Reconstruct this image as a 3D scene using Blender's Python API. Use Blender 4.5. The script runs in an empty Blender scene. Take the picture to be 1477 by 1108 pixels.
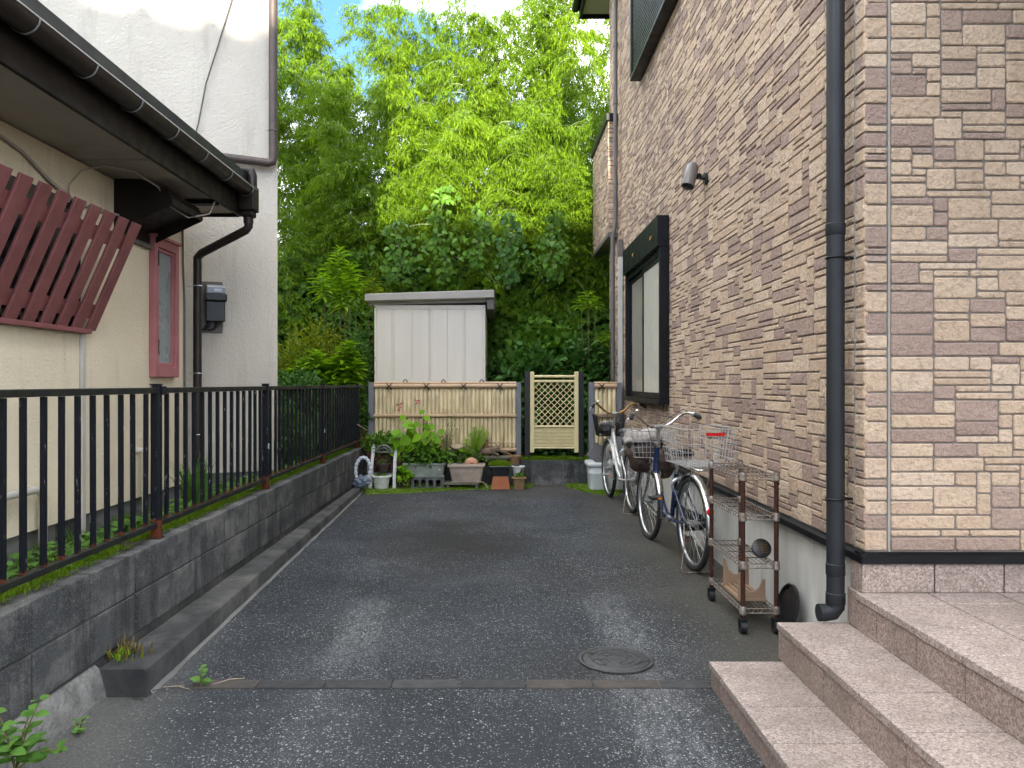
import bpy, bmesh, math, random
import numpy as np
from mathutils import Vector, Matrix, noise as mnoise

R = math.radians
scene = bpy.context.scene
col = scene.collection
random.seed(7)
rng = np.random.default_rng(11)

# ------------------------------------------------------------------ camera, sky, sun, exposure
EYE = 1.36                                    # camera height above the drive
cam_d = bpy.data.cameras.new('camera')
cam_d.sensor_width = 36.0
cam_d.lens = 36.0 * 1110 / 1477
cam_d.shift_x = 16.5 / 1477
cam_d.shift_y = -1.0 / 1477
cam_d.clip_start = 0.05
cam_d.clip_end = 2000
cam = bpy.data.objects.new('camera', cam_d)
col.objects.link(cam)
cam.location = (0, 0, EYE)
cam.rotation_euler = (R(90), 0, 0)
scene.camera = cam

SUN_AZ = 0.0      # degrees to the right of straight behind the camera
SUN_EL = 6.0
world = bpy.data.worlds.new('World')
scene.world = world
world.use_nodes = True
wn, wl = world.node_tree.nodes, world.node_tree.links
wn.clear()
sky = wn.new('ShaderNodeTexSky')
sky.sky_type = 'NISHITA'
sky.sun_disc = False
sky.sun_elevation = R(SUN_EL)
sky.sun_rotation = R(180.0 - SUN_AZ)
sky.air_density = 0.6
sky.dust_density = 0.2
sky.ozone_density = 2.5
wtc = wn.new('ShaderNodeTexCoord')
wmap = wn.new('ShaderNodeMapping')
wmap.inputs['Scale'].default_value = (1.0, 1.0, 2.0)
wmap.inputs['Location'].default_value = (1.09, 1.52, 0.2)
wno = wn.new('ShaderNodeTexNoise')
wno.inputs['Scale'].default_value = 2.6
wno.inputs['Detail'].default_value = 7
wno.inputs['Roughness'].default_value = 0.55
wr = wn.new('ShaderNodeValToRGB')
wr.color_ramp.elements[0].position = 0.42
wr.color_ramp.elements[1].position = 0.60
wmix = wn.new('ShaderNodeMix')
wmix.data_type = 'RGBA'
wmix.inputs[7].default_value = (12.5, 12.6, 12.6, 1)
wbg = wn.new('ShaderNodeBackground')
wbg.inputs['Strength'].default_value = 0.15
wo = wn.new('ShaderNodeOutputWorld')
wl.new(wtc.outputs['Generated'], wmap.inputs['Vector'])
wl.new(wmap.outputs['Vector'], wno.inputs['Vector'])
wl.new(wno.outputs['Fac'], wr.inputs['Fac'])
wl.new(wr.outputs['Color'], wmix.inputs[0])
wl.new(sky.outputs['Color'], wmix.inputs[6])
wl.new(wmix.outputs[2], wbg.inputs['Color'])
wl.new(wbg.outputs['Background'], wo.inputs['Surface'])

sun_d = bpy.data.lights.new('sun', 'SUN')
sun_d.energy = 4.0
sun_d.angle = R(0.5)
sun_d.color = (1.0, 0.9, 0.72)
sun = bpy.data.objects.new('sun', sun_d)
col.objects.link(sun)
_to_sun = Vector((math.sin(R(SUN_AZ)) * math.cos(R(SUN_EL)), -math.cos(R(SUN_AZ)) * math.cos(R(SUN_EL)), math.sin(R(SUN_EL))))
sun.rotation_euler = _to_sun.to_track_quat('Z', 'Y').to_euler()
sun.location = _to_sun * 60

scene.view_settings.view_transform = 'Standard'
scene.view_settings.look = 'None'
scene.view_settings.gamma = 1
scene.view_settings.use_curve_mapping = False
scene.view_settings.exposure = 2.2
scene.cycles.max_bounces = 8
scene.cycles.diffuse_bounces = 5
scene.cycles.use_denoising = True
scene.cycles.adaptive_threshold = 0.02
scene.cycles.caustics_reflective = False
scene.cycles.caustics_refractive = False

# ------------------------------------------------------------------ helpers
F = 1110.0
def W(px, py, Y):
    """a point of the place: its column and row seen from the eye and its real distance"""
    return Vector(((px - 722) / F * Y, Y, EYE - (py - 553) / F * Y))
def gz(Y):
    return 0.008 * Y                          # the drive climbs a little towards the back

class MB:
    def __init__(s):
        s.v, s.f = [], []
    def poly(s, pts):
        n = len(s.v); s.v += [tuple(p) for p in pts]; s.f.append(tuple(range(n, n + len(pts)))); return s
    def box(s, a, b, M=None):
        x0, y0, z0 = a; x1, y1, z1 = b
        n = len(s.v)
        p = [(x0,y0,z0),(x1,y0,z0),(x1,y1,z0),(x0,y1,z0),(x0,y0,z1),(x1,y0,z1),(x1,y1,z1),(x0,y1,z1)]
        if M is not None: p = [tuple(M @ Vector(q)) for q in p]
        s.v += p
        s.f += [tuple(n + i for i in q) for q in ((3,2,1,0),(4,5,6,7),(0,1,5,4),(1,2,6,5),(2,3,7,6),(3,0,4,7))]
        return s
    def bar(s, a, b, w, h=None, up=(0,0,1)):
        """square bar from a to b"""
        h = h or w
        a, b = Vector(a), Vector(b); d = (b - a).normalized(); u = Vector(up)
        if abs(d.dot(u)) > .98: u = Vector((0,1,0))
        x = d.cross(u).normalized(); y = x.cross(d).normalized()
        n = len(s.v)
        for q in (a, b):
            for i, j in ((-1,-1),(1,-1),(1,1),(-1,1)):
                s.v.append(tuple(q + x * (i * w / 2) + y * (j * h / 2)))
        s.f += [tuple(n + i for i in q) for q in ((0,1,2,3),(7,6,5,4),(0,4,5,1),(1,5,6,2),(2,6,7,3),(3,7,4,0))]
        return s
    def tube(s, pts, r, seg=8, closed=False, cap=True):
        pts = [Vector(p) for p in pts]; n = len(pts)
        rs = r if isinstance(r, (list, tuple)) else [r] * n
        base = len(s.v); prev = None
        for i, p in enumerate(pts):
            if closed: t = pts[(i + 1) % n] - pts[i - 1]
            else: t = pts[min(i + 1, n - 1)] - pts[max(i - 1, 0)]
            t.normalize()
            if prev is None:
                a = Vector((0,0,1)) if abs(t.z) < .9 else Vector((1,0,0))
                x = t.cross(a).normalized()
            else:
                x = (prev - t * prev.dot(t)).normalized()
            prev = x; y = t.cross(x)
            for k in range(seg):
                an = 2 * math.pi * k / seg
                s.v.append(tuple(p + (x * math.cos(an) + y * math.sin(an)) * rs[i]))
        m = n if closed else n - 1
        for i in range(m):
            j = (i + 1) % n
            for k in range(seg):
                l = (k + 1) % seg
                s.f.append((base + i*seg + k, base + i*seg + l, base + j*seg + l, base + j*seg + k))
        if cap and not closed:
            s.f.append(tuple(base + k for k in range(seg - 1, -1, -1)))
            s.f.append(tuple(base + (n - 1) * seg + k for k in range(seg)))
        return s
    def lathe(s, prof, seg=24, c=(0,0,0), sx=1, sy=1):
        base = len(s.v); n = len(prof)
        for r, z in prof:
            for k in range(seg):
                a = 2 * math.pi * k / seg
                s.v.append((c[0] + r * sx * math.cos(a), c[1] + r * sy * math.sin(a), c[2] + z))
        for i in range(n - 1):
            for k in range(seg):
                l = (k + 1) % seg
                s.f.append((base + i*seg + k, base + i*seg + l, base + (i+1)*seg + l, base + (i+1)*seg + k))
        s.f.append(tuple(base + k for k in range(seg - 1, -1, -1)))
        s.f.append(tuple(base + (n - 1) * seg + k for k in range(seg)))
        return s
    def prism(s, prof, axis, a, b):
        """closed profile extruded along an axis: axis 'y' takes (x,z), 'x' takes (y,z), 'z' takes (x,y)"""
        def P(q, t):
            return (q[0], t, q[1]) if axis == 'y' else ((t, q[0], q[1]) if axis == 'x' else (q[0], q[1], t))
        n = len(s.v); k = len(prof)
        s.v += [P(q, a) for q in prof] + [P(q, b) for q in prof]
        s.f.append(tuple(n + i for i in range(k))); s.f.append(tuple(n + k + i for i in range(k - 1, -1, -1)))
        for i in range(k):
            j = (i + 1) % k
            s.f.append((n + j, n + i, n + k + i, n + k + j))
        return s
    def mesh(s, name, fix=True):
        me = bpy.data.meshes.new(name)
        me.from_pydata(s.v, [], s.f)
        if fix:
            b = bmesh.new(); b.from_mesh(me); bmesh.ops.recalc_face_normals(b, faces=b.faces); b.to_mesh(me); b.free()
        me.update()
        return me
    def build(s, name, m, parent=None, smooth=False, bevel=0, seg=2, M=None, angle=40):
        me = s.mesh(name)
        return link(name, me, m, parent, smooth, bevel, seg, M, angle)

def link(name, me, m, parent=None, smooth=False, bevel=0, seg=2, M=None, angle=40):
    o = bpy.data.objects.new(name, me)
    if m is not None and not me.materials: me.materials.append(m)
    col.objects.link(o)
    if parent is not None: o.parent = parent
    if M is not None: o.matrix_local = M
    if smooth:
        me.shade_smooth()
        me.set_sharp_from_angle(angle=R(angle))
    if bevel:
        md = o.modifiers.new('bevel', 'BEVEL'); md.width = bevel; md.segments = seg; md.limit_method = 'ANGLE'; md.angle_limit = R(35)
    return o

def tag(o, label=None, cat=None, group=None, kind=None):
    if label: o['label'] = label
    if cat: o['category'] = cat
    if group: o['group'] = group
    if kind: o['kind'] = kind
    return o
def thing(name, label, cat, loc=(0,0,0), rz=0, group=None):
    o = bpy.data.objects.new(name, None); o.empty_display_size = .1
    col.objects.link(o); o.location = loc; o.rotation_euler = (0, 0, rz)
    return tag(o, label, cat, group)
def struct(o): o['kind'] = 'structure'; return o
def stuff(o): o['kind'] = 'stuff'; return o

# ------------------------------------------------------------------ materials
def new_mat(name):
    m = bpy.data.materials.new(name); m.use_nodes = True
    nt = m.node_tree; nt.nodes.clear()
    out = nt.nodes.new('ShaderNodeOutputMaterial')
    p = nt.nodes.new('ShaderNodeBsdfPrincipled')
    nt.links.new(p.outputs[0], out.inputs[0])
    return m, nt, p, out
def nd(nt, t, **kw):
    n = nt.nodes.new(t)
    for k, v in kw.items():
        if k in n.inputs: n.inputs[k].default_value = v
        else: setattr(n, k, v)
    return n
def position(nt, obj=False):
    if obj:
        return nd(nt, 'ShaderNodeTexCoord').outputs['Object']
    return nd(nt, 'ShaderNodeNewGeometry').outputs['Position']
def noise(nt, vec, scale, detail=4, rough=.55, stretch=None, off=(0,0,0)):
    if stretch or off != (0,0,0):
        mp = nd(nt, 'ShaderNodeMapping'); mp.inputs['Scale'].default_value = stretch or (1,1,1); mp.inputs['Location'].default_value = off
        nt.links.new(vec, mp.inputs['Vector']); vec = mp.outputs['Vector']
    n = nd(nt, 'ShaderNodeTexNoise', Scale=scale, Detail=detail, Roughness=rough)
    nt.links.new(vec, n.inputs['Vector'])
    return n.outputs['Fac']
def ramp(nt, fac, *stops):
    r = nd(nt, 'ShaderNodeValToRGB'); e = r.color_ramp.elements
    while len(e) < len(stops): e.new(.5)
    for q, (pos, c) in zip(e, stops):
        q.position = pos; q.color = (c, c, c, 1) if isinstance(c, (int, float)) else (*c, 1)
    nt.links.new(fac, r.inputs['Fac'])
    return r.outputs['Color']
def mix(nt, fac, a, b, mode='MIX'):
    m = nd(nt, 'ShaderNodeMix', data_type='RGBA', blend_type=mode)
    for sock, v in ((m.inputs[0], fac), (m.inputs[6], a), (m.inputs[7], b)):
        if hasattr(v, 'is_linked'): nt.links.new(v, sock)
        elif isinstance(v, (int, float)): sock.default_value = v if sock.type == 'VALUE' else (v, v, v, 1)
        else: sock.default_value = (*v, 1)
    return m.outputs[2]
def math_(nt, op, a, b=0.0, clamp=False):
    m = nd(nt, 'ShaderNodeMath', operation=op, use_clamp=clamp)
    for i, v in ((0, a), (1, b)):
        if hasattr(v, 'is_linked'): nt.links.new(v, m.inputs[i])
        else: m.inputs[i].default_value = v
    return m.outputs[0]
def bump(nt, p, h, strength, dist=.01):
    b = nd(nt, 'ShaderNodeBump', Strength=strength, Distance=dist)
    nt.links.new(h, b.inputs['Height']); nt.links.new(b.outputs[0], p.inputs['Normal'])
def simple(name, c, c2=None, scale=8, rough=.6, metal=0, bs=0, bstr=.3, bdist=.004, dirt=None, spec=None, stretch=None, obj=False, dirt_amt=.62):
    m, nt, p, out = new_mat(name)
    v = position(nt, obj)
    c2 = c2 or tuple(x * .8 for x in c)
    n = noise(nt, v, scale, 5, .6, stretch)
    cc = ramp(nt, n, (.32, c2), (.68, c))
    if dirt:
        d = ramp(nt, noise(nt, v, scale * .35, 6, .65, stretch, (3.1, 1.7, .4)), (dirt_amt - .14, 0.0), (dirt_amt + .1, 1.0))
        cc = mix(nt, d, cc, dirt)
    nt.links.new(cc, p.inputs['Base Color'])
    rr = ramp(nt, noise(nt, v, scale * 2.3, 3, .6), (.3, max(.02, rough - .1)), (.7, min(1, rough + .1)))
    nt.links.new(rr, p.inputs['Roughness'])
    p.inputs['Metallic'].default_value = metal
    if spec is not None: p.inputs['Specular IOR Level'].default_value = spec
    if bs: bump(nt, p, noise(nt, v, bs, 4, .6, stretch), bstr, bdist)
    return m

def leaf_mat(name, dark, light, yellow=None, transl=.3, rough=.5):
    m, nt, p, out = new_mat(name)
    g = nd(nt, 'ShaderNodeNewGeometry')
    oi = nd(nt, 'ShaderNodeObjectInfo')
    f = math_(nt, 'ADD', math_(nt, 'MULTIPLY', g.outputs['Random Per Island'], .7), math_(nt, 'MULTIPLY', oi.outputs['Random'], .3))
    patch = noise(nt, g.outputs['Position'], 1.1, 3, .5)
    f = math_(nt, 'ADD', math_(nt, 'MULTIPLY', f, .65), math_(nt, 'MULTIPLY', patch, .4), True)
    stops = [(.15, dark), (.8, light)]
    if yellow: stops.append((.97, yellow))
    c = ramp(nt, f, *stops)
    nt.links.new(c, p.inputs['Base Color'])
    p.inputs['Roughness'].default_value = rough
    p.inputs['Specular IOR Level'].default_value = .18
    t = nd(nt, 'ShaderNodeBsdfTranslucent')
    nt.links.new(mix(nt, 1.0, c, (1.15, 1.1, .5), 'MULTIPLY'), t.inputs['Color'])
    mx = nd(nt, 'ShaderNodeMixShader'); mx.inputs[0].default_value = transl
    nt.links.new(p.outputs[0], mx.inputs[1]); nt.links.new(t.outputs[0], mx.inputs[2]); nt.links.new(mx.outputs[0], out.inputs[0])
    return m

M = {}
# asphalt of the drive: worn surface with pale stone chips, two scuffed tyre tracks, damp darker patches
def asphalt():
    m, nt, p, out = new_mat('worn_asphalt')
    v = position(nt)
    big = noise(nt, v, .9, 6, .62)
    base = ramp(nt, big, (.30, (.023, .026, .030)), (.5, (.040, .045, .051)), (.72, (.066, .072, .079)))
    brown = ramp(nt, noise(nt, v, .55, 5, .6, None, (4.2, 7.9, 0)), (.5, 0.0), (.72, .55))
    base = mix(nt, brown, base, (.030, .026, .019))
    fine = noise(nt, v, 95, 4, .65)
    base = mix(nt, ramp(nt, fine, (.36, 0.0), (.66, 1.0)), mix(nt, .45, base, (.012, .012, .013)), base)
    sx = nd(nt, 'ShaderNodeSeparateXYZ'); nt.links.new(v, sx.inputs[0])
    # how much chip stone is laid bare: everywhere some, more in the wheel tracks
    def track(cx, w):
        d = math_(nt, 'ABSOLUTE', math_(nt, 'SUBTRACT', sx.outputs['X'], cx))
        return math_(nt, 'SUBTRACT', 1.0, math_(nt, 'DIVIDE', d, w), True)
    tr = math_(nt, 'MAXIMUM', track(-.78, .38), track(.68, .40))
    yfade = ramp(nt, math_(nt, 'DIVIDE', sx.outputs['Y'], 10.0), (.1, .75), (.34, 1.0), (.50, .55), (.8, .25))
    tr = math_(nt, 'MULTIPLY', tr, yfade)
    tr = math_(nt, 'MULTIPLY', tr, ramp(nt, noise(nt, v, 2.1, 6, .7, (1.0, .45, 1)), (.38, .05), (.62, 1.0)))
    worn = math_(nt, 'ADD', math_(nt, 'MULTIPLY', tr, .55), math_(nt, 'MULTIPLY', ramp(nt, noise(nt, v, 1.3, 6, .65, None, (9, 2, 1)), (.34, 0.0), (.66, 1.0)), .42))
    # two patches where tyres have scrubbed the surface pale
    def scrub(cx, cy, wx, wy):
        ex = math_(nt, 'DIVIDE', math_(nt, 'ABSOLUTE', math_(nt, 'SUBTRACT', math_(nt, 'ADD', sx.outputs['X'], math_(nt, 'MULTIPLY', sx.outputs['Y'], .06)), cx)), wx)
        ey = math_(nt, 'DIVIDE', math_(nt, 'ABSOLUTE', math_(nt, 'SUBTRACT', sx.outputs['Y'], cy)), wy)
        return math_(nt, 'SUBTRACT', 1.25, math_(nt, 'MAXIMUM', ex, ey), True)
    sb = math_(nt, 'MAXIMUM', math_(nt, 'MAXIMUM', scrub(-.50, 4.2, .13, .55), scrub(.90, 4.3, .13, .45)), scrub(.82, 2.9, .16, .7))
    sb = math_(nt, 'MULTIPLY', ramp(nt, sb, (.1, 0.0), (.6, 1.0)), ramp(nt, noise(nt, v, 26, 5, .75, (1.0, .35, 1)), (.42, 0.0), (.66, 1.0)))
    worn = math_(nt, 'ADD', worn, math_(nt, 'MULTIPLY', sb, .55))
    wob = nd(nt, 'ShaderNodeTexNoise', Scale=150.0, Detail=2.0); nt.links.new(v, wob.inputs['Vector'])
    wv = nd(nt, 'ShaderNodeVectorMath', operation='SCALE'); wv.inputs['Scale'].default_value = .012; nt.links.new(wob.outputs['Color'], wv.inputs[0])
    vv = nd(nt, 'ShaderNodeVectorMath', operation='ADD'); nt.links.new(v, vv.inputs[0]); nt.links.new(wv.outputs[0], vv.inputs[1])
    chips = None
    for scl, base_amt in ((95.0, .20), (175.0, .34)):
        vo = nd(nt, 'ShaderNodeTexVoronoi', Scale=scl); vo.inputs['Randomness'].default_value = 1.0
        nt.links.new(vv.outputs[0], vo.inputs['Vector'])
        sc = nd(nt, 'ShaderNodeSeparateColor'); nt.links.new(vo.outputs['Color'], sc.inputs[0])
        size = ramp(nt, sc.outputs[1], (0, .14), (1, .52))
        inside = ramp(nt, math_(nt, 'SUBTRACT', size, vo.outputs['Distance']), (0, 0.0), (.10, 1.0))
        pick = math_(nt, 'LESS_THAN', sc.outputs[0], math_(nt, 'ADD', math_(nt, 'MULTIPLY', worn, .85), base_amt - .12))
        bright = ramp(nt, sc.outputs[2], (0, .12), (.6, .45), (1, 1.0))
        one = math_(nt, 'MULTIPLY', math_(nt, 'MULTIPLY', inside, pick), bright)
        chips = one if chips is None else math_(nt, 'MAXIMUM', chips, one)
    chip = chips
    c = mix(nt, math_(nt, 'MULTIPLY', tr, .24), base, (.12, .123, .127))
    c = mix(nt, math_(nt, 'MULTIPLY', sb, .3), c, (.20, .205, .21))
    c = mix(nt, chip, c, (.37, .38, .39))
    # sandy dirt washed into the near corner by the wall
    dz = math_(nt, 'MULTIPLY', math_(nt, 'SUBTRACT', -1.12, math_(nt, 'ADD', sx.outputs['X'], math_(nt, 'MULTIPLY', math_(nt, 'SUBTRACT', sx.outputs['Y'], 2.6), .22))), 2.6)
    dz = math_(nt, 'MULTIPLY', math_(nt, 'ADD', dz, math_(nt, 'MULTIPLY', math_(nt, 'SUBTRACT', big, .5), 1.4)), 1.0, True)
    c = mix(nt, math_(nt, 'MULTIPLY', dz, .75), c, ramp(nt, fine, (.3, (.075, .075, .068)), (.7, (.14, .138, .125))))
    # oil-dark patch where cars stand
    dxy = math_(nt, 'ADD', math_(nt, 'POWER', math_(nt, 'MULTIPLY', math_(nt, 'ADD', sx.outputs['X'], .42), 1.15), 2.0), math_(nt, 'POWER', math_(nt, 'MULTIPLY', math_(nt, 'SUBTRACT', sx.outputs['Y'], 6.35), .62), 2.0))
    oil = ramp(nt, math_(nt, 'ADD', math_(nt, 'SUBTRACT', 1.0, dxy), math_(nt, 'MULTIPLY', math_(nt, 'SUBTRACT', noise(nt, v, 2.6, 6, .7), .5), 1.6)), (.35, 0.0), (.95, .62))
    c = mix(nt, oil, c, (.026, .024, .021))
    # damp earth and moss film close to the house wall and the back edge
    ed = math_(nt, 'MAXIMUM', math_(nt, 'MULTIPLY', math_(nt, 'SUBTRACT', sx.outputs['X'], .72), 2.0), math_(nt, 'SUBTRACT', sx.outputs['Y'], 8.6))
    ed = math_(nt, 'MULTIPLY', math_(nt, 'ADD', ed, math_(nt, 'MULTIPLY', math_(nt, 'SUBTRACT', big, .5), 1.6)), .75, True)
    c = mix(nt, math_(nt, 'MULTIPLY', ed, .72), c, ramp(nt, fine, (.3, (.050, .045, .033)), (.7, (.10, .092, .072))))
    nt.links.new(c, p.inputs['Base Color'])
    p.inputs['Roughness'].default_value = .9
    p.inputs['Specular IOR Level'].default_value = .12
    h = math_(nt, 'ADD', fine, math_(nt, 'MULTIPLY', chip, .5))
    bump(nt, p, h, .6, .006)
    return m
M['asphalt'] = asphalt()

def granite(name, light, mid, dark, scale=150):
    m, nt, p, out = new_mat(name)
    v = position(nt)
    vo = nd(nt, 'ShaderNodeTexVoronoi', Scale=scale); nt.links.new(v, vo.inputs['Vector'])
    sc = nd(nt, 'ShaderNodeSeparateColor'); nt.links.new(vo.outputs['Color'], sc.inputs[0])
    vo2 = nd(nt, 'ShaderNodeTexVoronoi', Scale=scale * 2.1); nt.links.new(v, vo2.inputs['Vector'])
    s2 = nd(nt, 'ShaderNodeSeparateColor'); nt.links.new(vo2.outputs['Color'], s2.inputs[0])
    c = ramp(nt, sc.outputs[0], (.1, dark), (.35, mid), (.8, light), (1, tuple(min(.85, x * 1.35) for x in light)))
    c = mix(nt, .45, c, ramp(nt, s2.outputs[1], (.1, dark), (.5, mid), (.95, light)))
    oi = nd(nt, 'ShaderNodeObjectInfo')
    c = mix(nt, math_(nt, 'MULTIPLY', oi.outputs['Random'], .14), c, mid)
    d = ramp(nt, noise(nt, v, 2.4, 6, .65), (.45, 0.0), (.63, .5))
    c = mix(nt, d, c, (.13, .105, .085))
    nt.links.new(c, p.inputs['Base Color'])
    p.inputs['Roughness'].default_value = .55
    bump(nt, p, sc.outputs[1], .12, .002)
    return m
M['granite'] = granite('pink_granite', (.47, .40, .36), (.285, .225, .20), (.13, .088, .076), 150)
M['granite_riser'] = granite('polished_pink_granite', (.43, .35, .31), (.265, .195, .17), (.13, .085, .072), 130)

def brickmat():
    m, nt, p, out = new_mat('cast_stone_siding')
    a1 = nd(nt, 'ShaderNodeAttribute', attribute_name='tone', attribute_type='GEOMETRY')
    a2 = nd(nt, 'ShaderNodeAttribute', attribute_name='tone', attribute_type='OBJECT')
    t = math_(nt, 'ADD', a1.outputs['Fac'], a2.outputs['Fac'])
    v = position(nt)
    c = ramp(nt, t, (0.0, (.265, .182, .150)), (.22, (.335, .238, .195)), (.34, (.44, .318, .222)), (.72, (.50, .368, .258)), (1.0, (.55, .425, .315)))
    stain = ramp(nt, noise(nt, v, 34, 6, .7), (.50, 0.0), (.70, .62))
    c = mix(nt, stain, c, (.20, .145, .125))
    c = mix(nt, ramp(nt, noise(nt, v, 150, 3, .6), (.4, 0.0), (.7, .25)), c, (.66, .54, .42))
    c = mix(nt, ramp(nt, noise(nt, v, 1.3, 6, .65, (1, 1, .5)), (.45, 0.0), (.66, .30)), c, (.24, .175, .14))
    nt.links.new(c, p.inputs['Base Color'])
    p.inputs['Roughness'].default_value = .8
    p.inputs['Specular IOR Level'].default_value = .25
    h = math_(nt, 'ADD', math_(nt, 'MULTIPLY', noise(nt, v, 46, 5, .62), 1.0), math_(nt, 'MULTIPLY', noise(nt, v, 15, 3, .5), .8))
    bump(nt, p, h, .8, .018)
    return m
M['brick'] = brickmat()
M['mortar'] = simple('mortar', (.215, .188, .166), (.165, .145, .128), 30, .9)

def stucco(name, c, c2):
    m, nt, p, out = new_mat(name)
    v = position(nt)
    big = noise(nt, v, 1.1, 6, .6)
    cc = ramp(nt, big, (.35, c2), (.65, c))
    streak = ramp(nt, noise(nt, v, 2.2, 6, .7, (3.2, 3.2, .35)), (.53, 0.0), (.76, .5))
    cc = mix(nt, streak, cc, tuple(x * .62 for x in c2))
    sx = nd(nt, 'ShaderNodeSeparateXYZ'); nt.links.new(v, sx.inputs[0])
    nt.links.new(cc, p.inputs['Base Color'])
    p.inputs['Roughness'].default_value = .88
    p.inputs['Specular IOR Level'].default_value = .2
    h = math_(nt, 'ADD', noise(nt, v, 70, 3, .5), math_(nt, 'MULTIPLY', noise(nt, v, 28, 3, .5), .7))
    bump(nt, p, h, .55, .012)
    return m
M['stucco'] = stucco('cream_stucco', (.74, .655, .49), (.67, .585, .43))
M['stucco_white'] = stucco('pale_stucco', (.56, .52, .45), (.50, .46, .395))
M['stucco_grey'] = stucco('grey_render', (.60, .58, .54), (.54, .52, .48))

def blockmat():
    m, nt, p, out = new_mat('dark_concrete_block')
    v = position(nt)
    oi = nd(nt, 'ShaderNodeObjectInfo')
    n1 = noise(nt, v, 3.0, 7, .68)
    c = ramp(nt, n1, (.3, (.022, .0245, .027)), (.7, (.070, .074, .076)))
    c = mix(nt, math_(nt, 'MULTIPLY', oi.outputs['Random'], .5), c, (.095, .097, .096))
    pale = ramp(nt, noise(nt, v, 2.3, 7, .74, (1, 1, 1.6), (2, 5, 1)), (.47, 0.0), (.64, .75))
    c = mix(nt, pale, c, (.20, .195, .18))
    drip = ramp(nt, noise(nt, v, 5.0, 5, .7, (1, 1.4, .22), (7, 1, 3)), (.47, 0.0), (.62, .75))
    c = mix(nt, drip, c, (.018, .019, .020))
    sp = noise(nt, v, 210, 2, .5)
    c = mix(nt, ramp(nt, sp, (.56, 0.0), (.68, .5)), c, (.22, .22, .22))
    nt.links.new(c, p.inputs['Base Color']); p.inputs['Roughness'].default_value = .9
    p.inputs['Specular IOR Level'].default_value = .25
    bump(nt, p, noise(nt, v, 160, 3, .6), .5, .005)
    return m
M['block'] = blockmat()
M['concrete_dark'] = simple('weathered_dark_concrete', (.058, .058, .056), (.018, .019, .020), 6, .92, bs=120, bstr=.6, bdist=.006, dirt=(.12, .115, .105), dirt_amt=.62)
M['concrete'] = simple('house_base_concrete', (.64, .63, .59), (.54, .53, .49), 3, .85, bs=90, bstr=.12, dirt=(.38, .37, .34), stretch=(2.5, 2.5, .5))
M['footing'] = simple('rough_plaster', (.24, .235, .225), (.11, .11, .105), 9, .95, bs=40, bstr=.9, bdist=.02)
M['foundation_grey'] = simple('grey_foundation', (.17, .17, .16), (.10, .10, .095), 5, .9, bs=60, bstr=.3)
M['soil'] = simple('soil', (.060, .046, .030), (.022, .017, .011), 14, .95, bs=40, bstr=.8, bdist=.03)
M['earth'] = simple('far_ground', (.07, .075, .04), (.03, .035, .015), 3, .95)
M['moss_base'] = simple('moss_bed', (.13, .22, .018), (.06, .11, .012), 25, .95, bs=80, bstr=.9, bdist=.02)

def rusty(name, paint, rust, lo, hi, amt=.6):
    """old paint, rust creeping up from the foot (between heights lo and hi) and in flecks"""
    m, nt, p, out = new_mat(name)
    v = position(nt)
    sx = nd(nt, 'ShaderNodeSeparateXYZ'); nt.links.new(v, sx.inputs[0])
    n = noise(nt, v, 22, 6, .7)
    zz = nd(nt, 'ShaderNodeMapRange'); zz.inputs[1].default_value = lo; zz.inputs[2].default_value = hi; zz.inputs[3].default_value = 1; zz.inputs[4].default_value = 0
    nt.links.new(sx.outputs['Z'], zz.inputs[0])
    f = ramp(nt, math_(nt, 'ADD', math_(nt, 'MULTIPLY', zz.outputs[0], .55), math_(nt, 'MULTIPLY', n, .8)), (amt, 0.0), (amt + .06, 1.0))
    c = mix(nt, f, ramp(nt, noise(nt, v, 6, 4, .6), (.3, tuple(x * .7 for x in paint)), (.7, paint)), rust)
    chips = ramp(nt, noise(nt, v, 60, 3, .6, (1, 1, .25)), (.66, 0.0), (.70, .8))
    c = mix(nt, chips, c, (.20, .20, .19))
    nt.links.new(c, p.inputs['Base Color'])
    nt.links.new(ramp(nt, f, (0, .5), (1, .9)), p.inputs['Roughness'])
    p.inputs['Specular IOR Level'].default_value = .2
    return m
M['fence_paint'] = rusty('navy_black_fence_paint', (.006, .008, .013), (.10, .028, .012), .645, .70, .80)
M['rail_paint'] = simple('mossy_rail_paint', (.008, .010, .014), (.020, .021, .012), 9, .55, spec=.2)
M['rack_rust'] = simple('rusty_chrome_post', (.030, .012, .009), (.060, .022, .012), 30, .65, spec=.25, bs=90, bstr=.3)
M['rack_chrome'] = simple('dull_chrome', (.34, .32, .29), (.14, .085, .055), 45, .5, metal=.6)
M['wire_rust'] = simple('rusty_wire', (.14, .11, .085), (.055, .022, .014), 38, .65, metal=.2)
M['brown_metal'] = simple('brown_painted_metal', (.014, .010, .008), (.009, .007, .006), 5, .5, spec=.2)
M['brown_pipe'] = simple('brown_plastic_pipe', (.022, .015, .012), (.016, .011, .009), 4, .42, spec=.35)
M['brown_pipe_worn'] = simple('worn_brown_pipe', (.085, .062, .052), (.060, .045, .038), 8, .55, dirt=(.30, .27, .24), dirt_amt=.72)
M['black_metal'] = simple('black_painted_metal', (.008, .009, .010), (.006, .007, .008), 5, .45, spec=.25)
M['soffit'] = simple('soffit_board', (.46, .42, .36), (.40, .365, .31), 2, .7, dirt=(.22, .19, .16), dirt_amt=.65)
M['roof_dark'] = simple('dark_roof_metal', (.010, .011, .013), (.007, .008, .009), 3, .5, spec=.25)
M['pink_wood'] = simple('dusty_rose_painted_wood', (.225, .078, .078), (.18, .058, .058), 7, .6, bs=60, bstr=.15, dirt=(.11, .035, .035), dirt_amt=.68)
M['pink_frame'] = simple('pink_window_paint', (.40, .15, .155), (.33, .115, .12), 9, .55)
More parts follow.
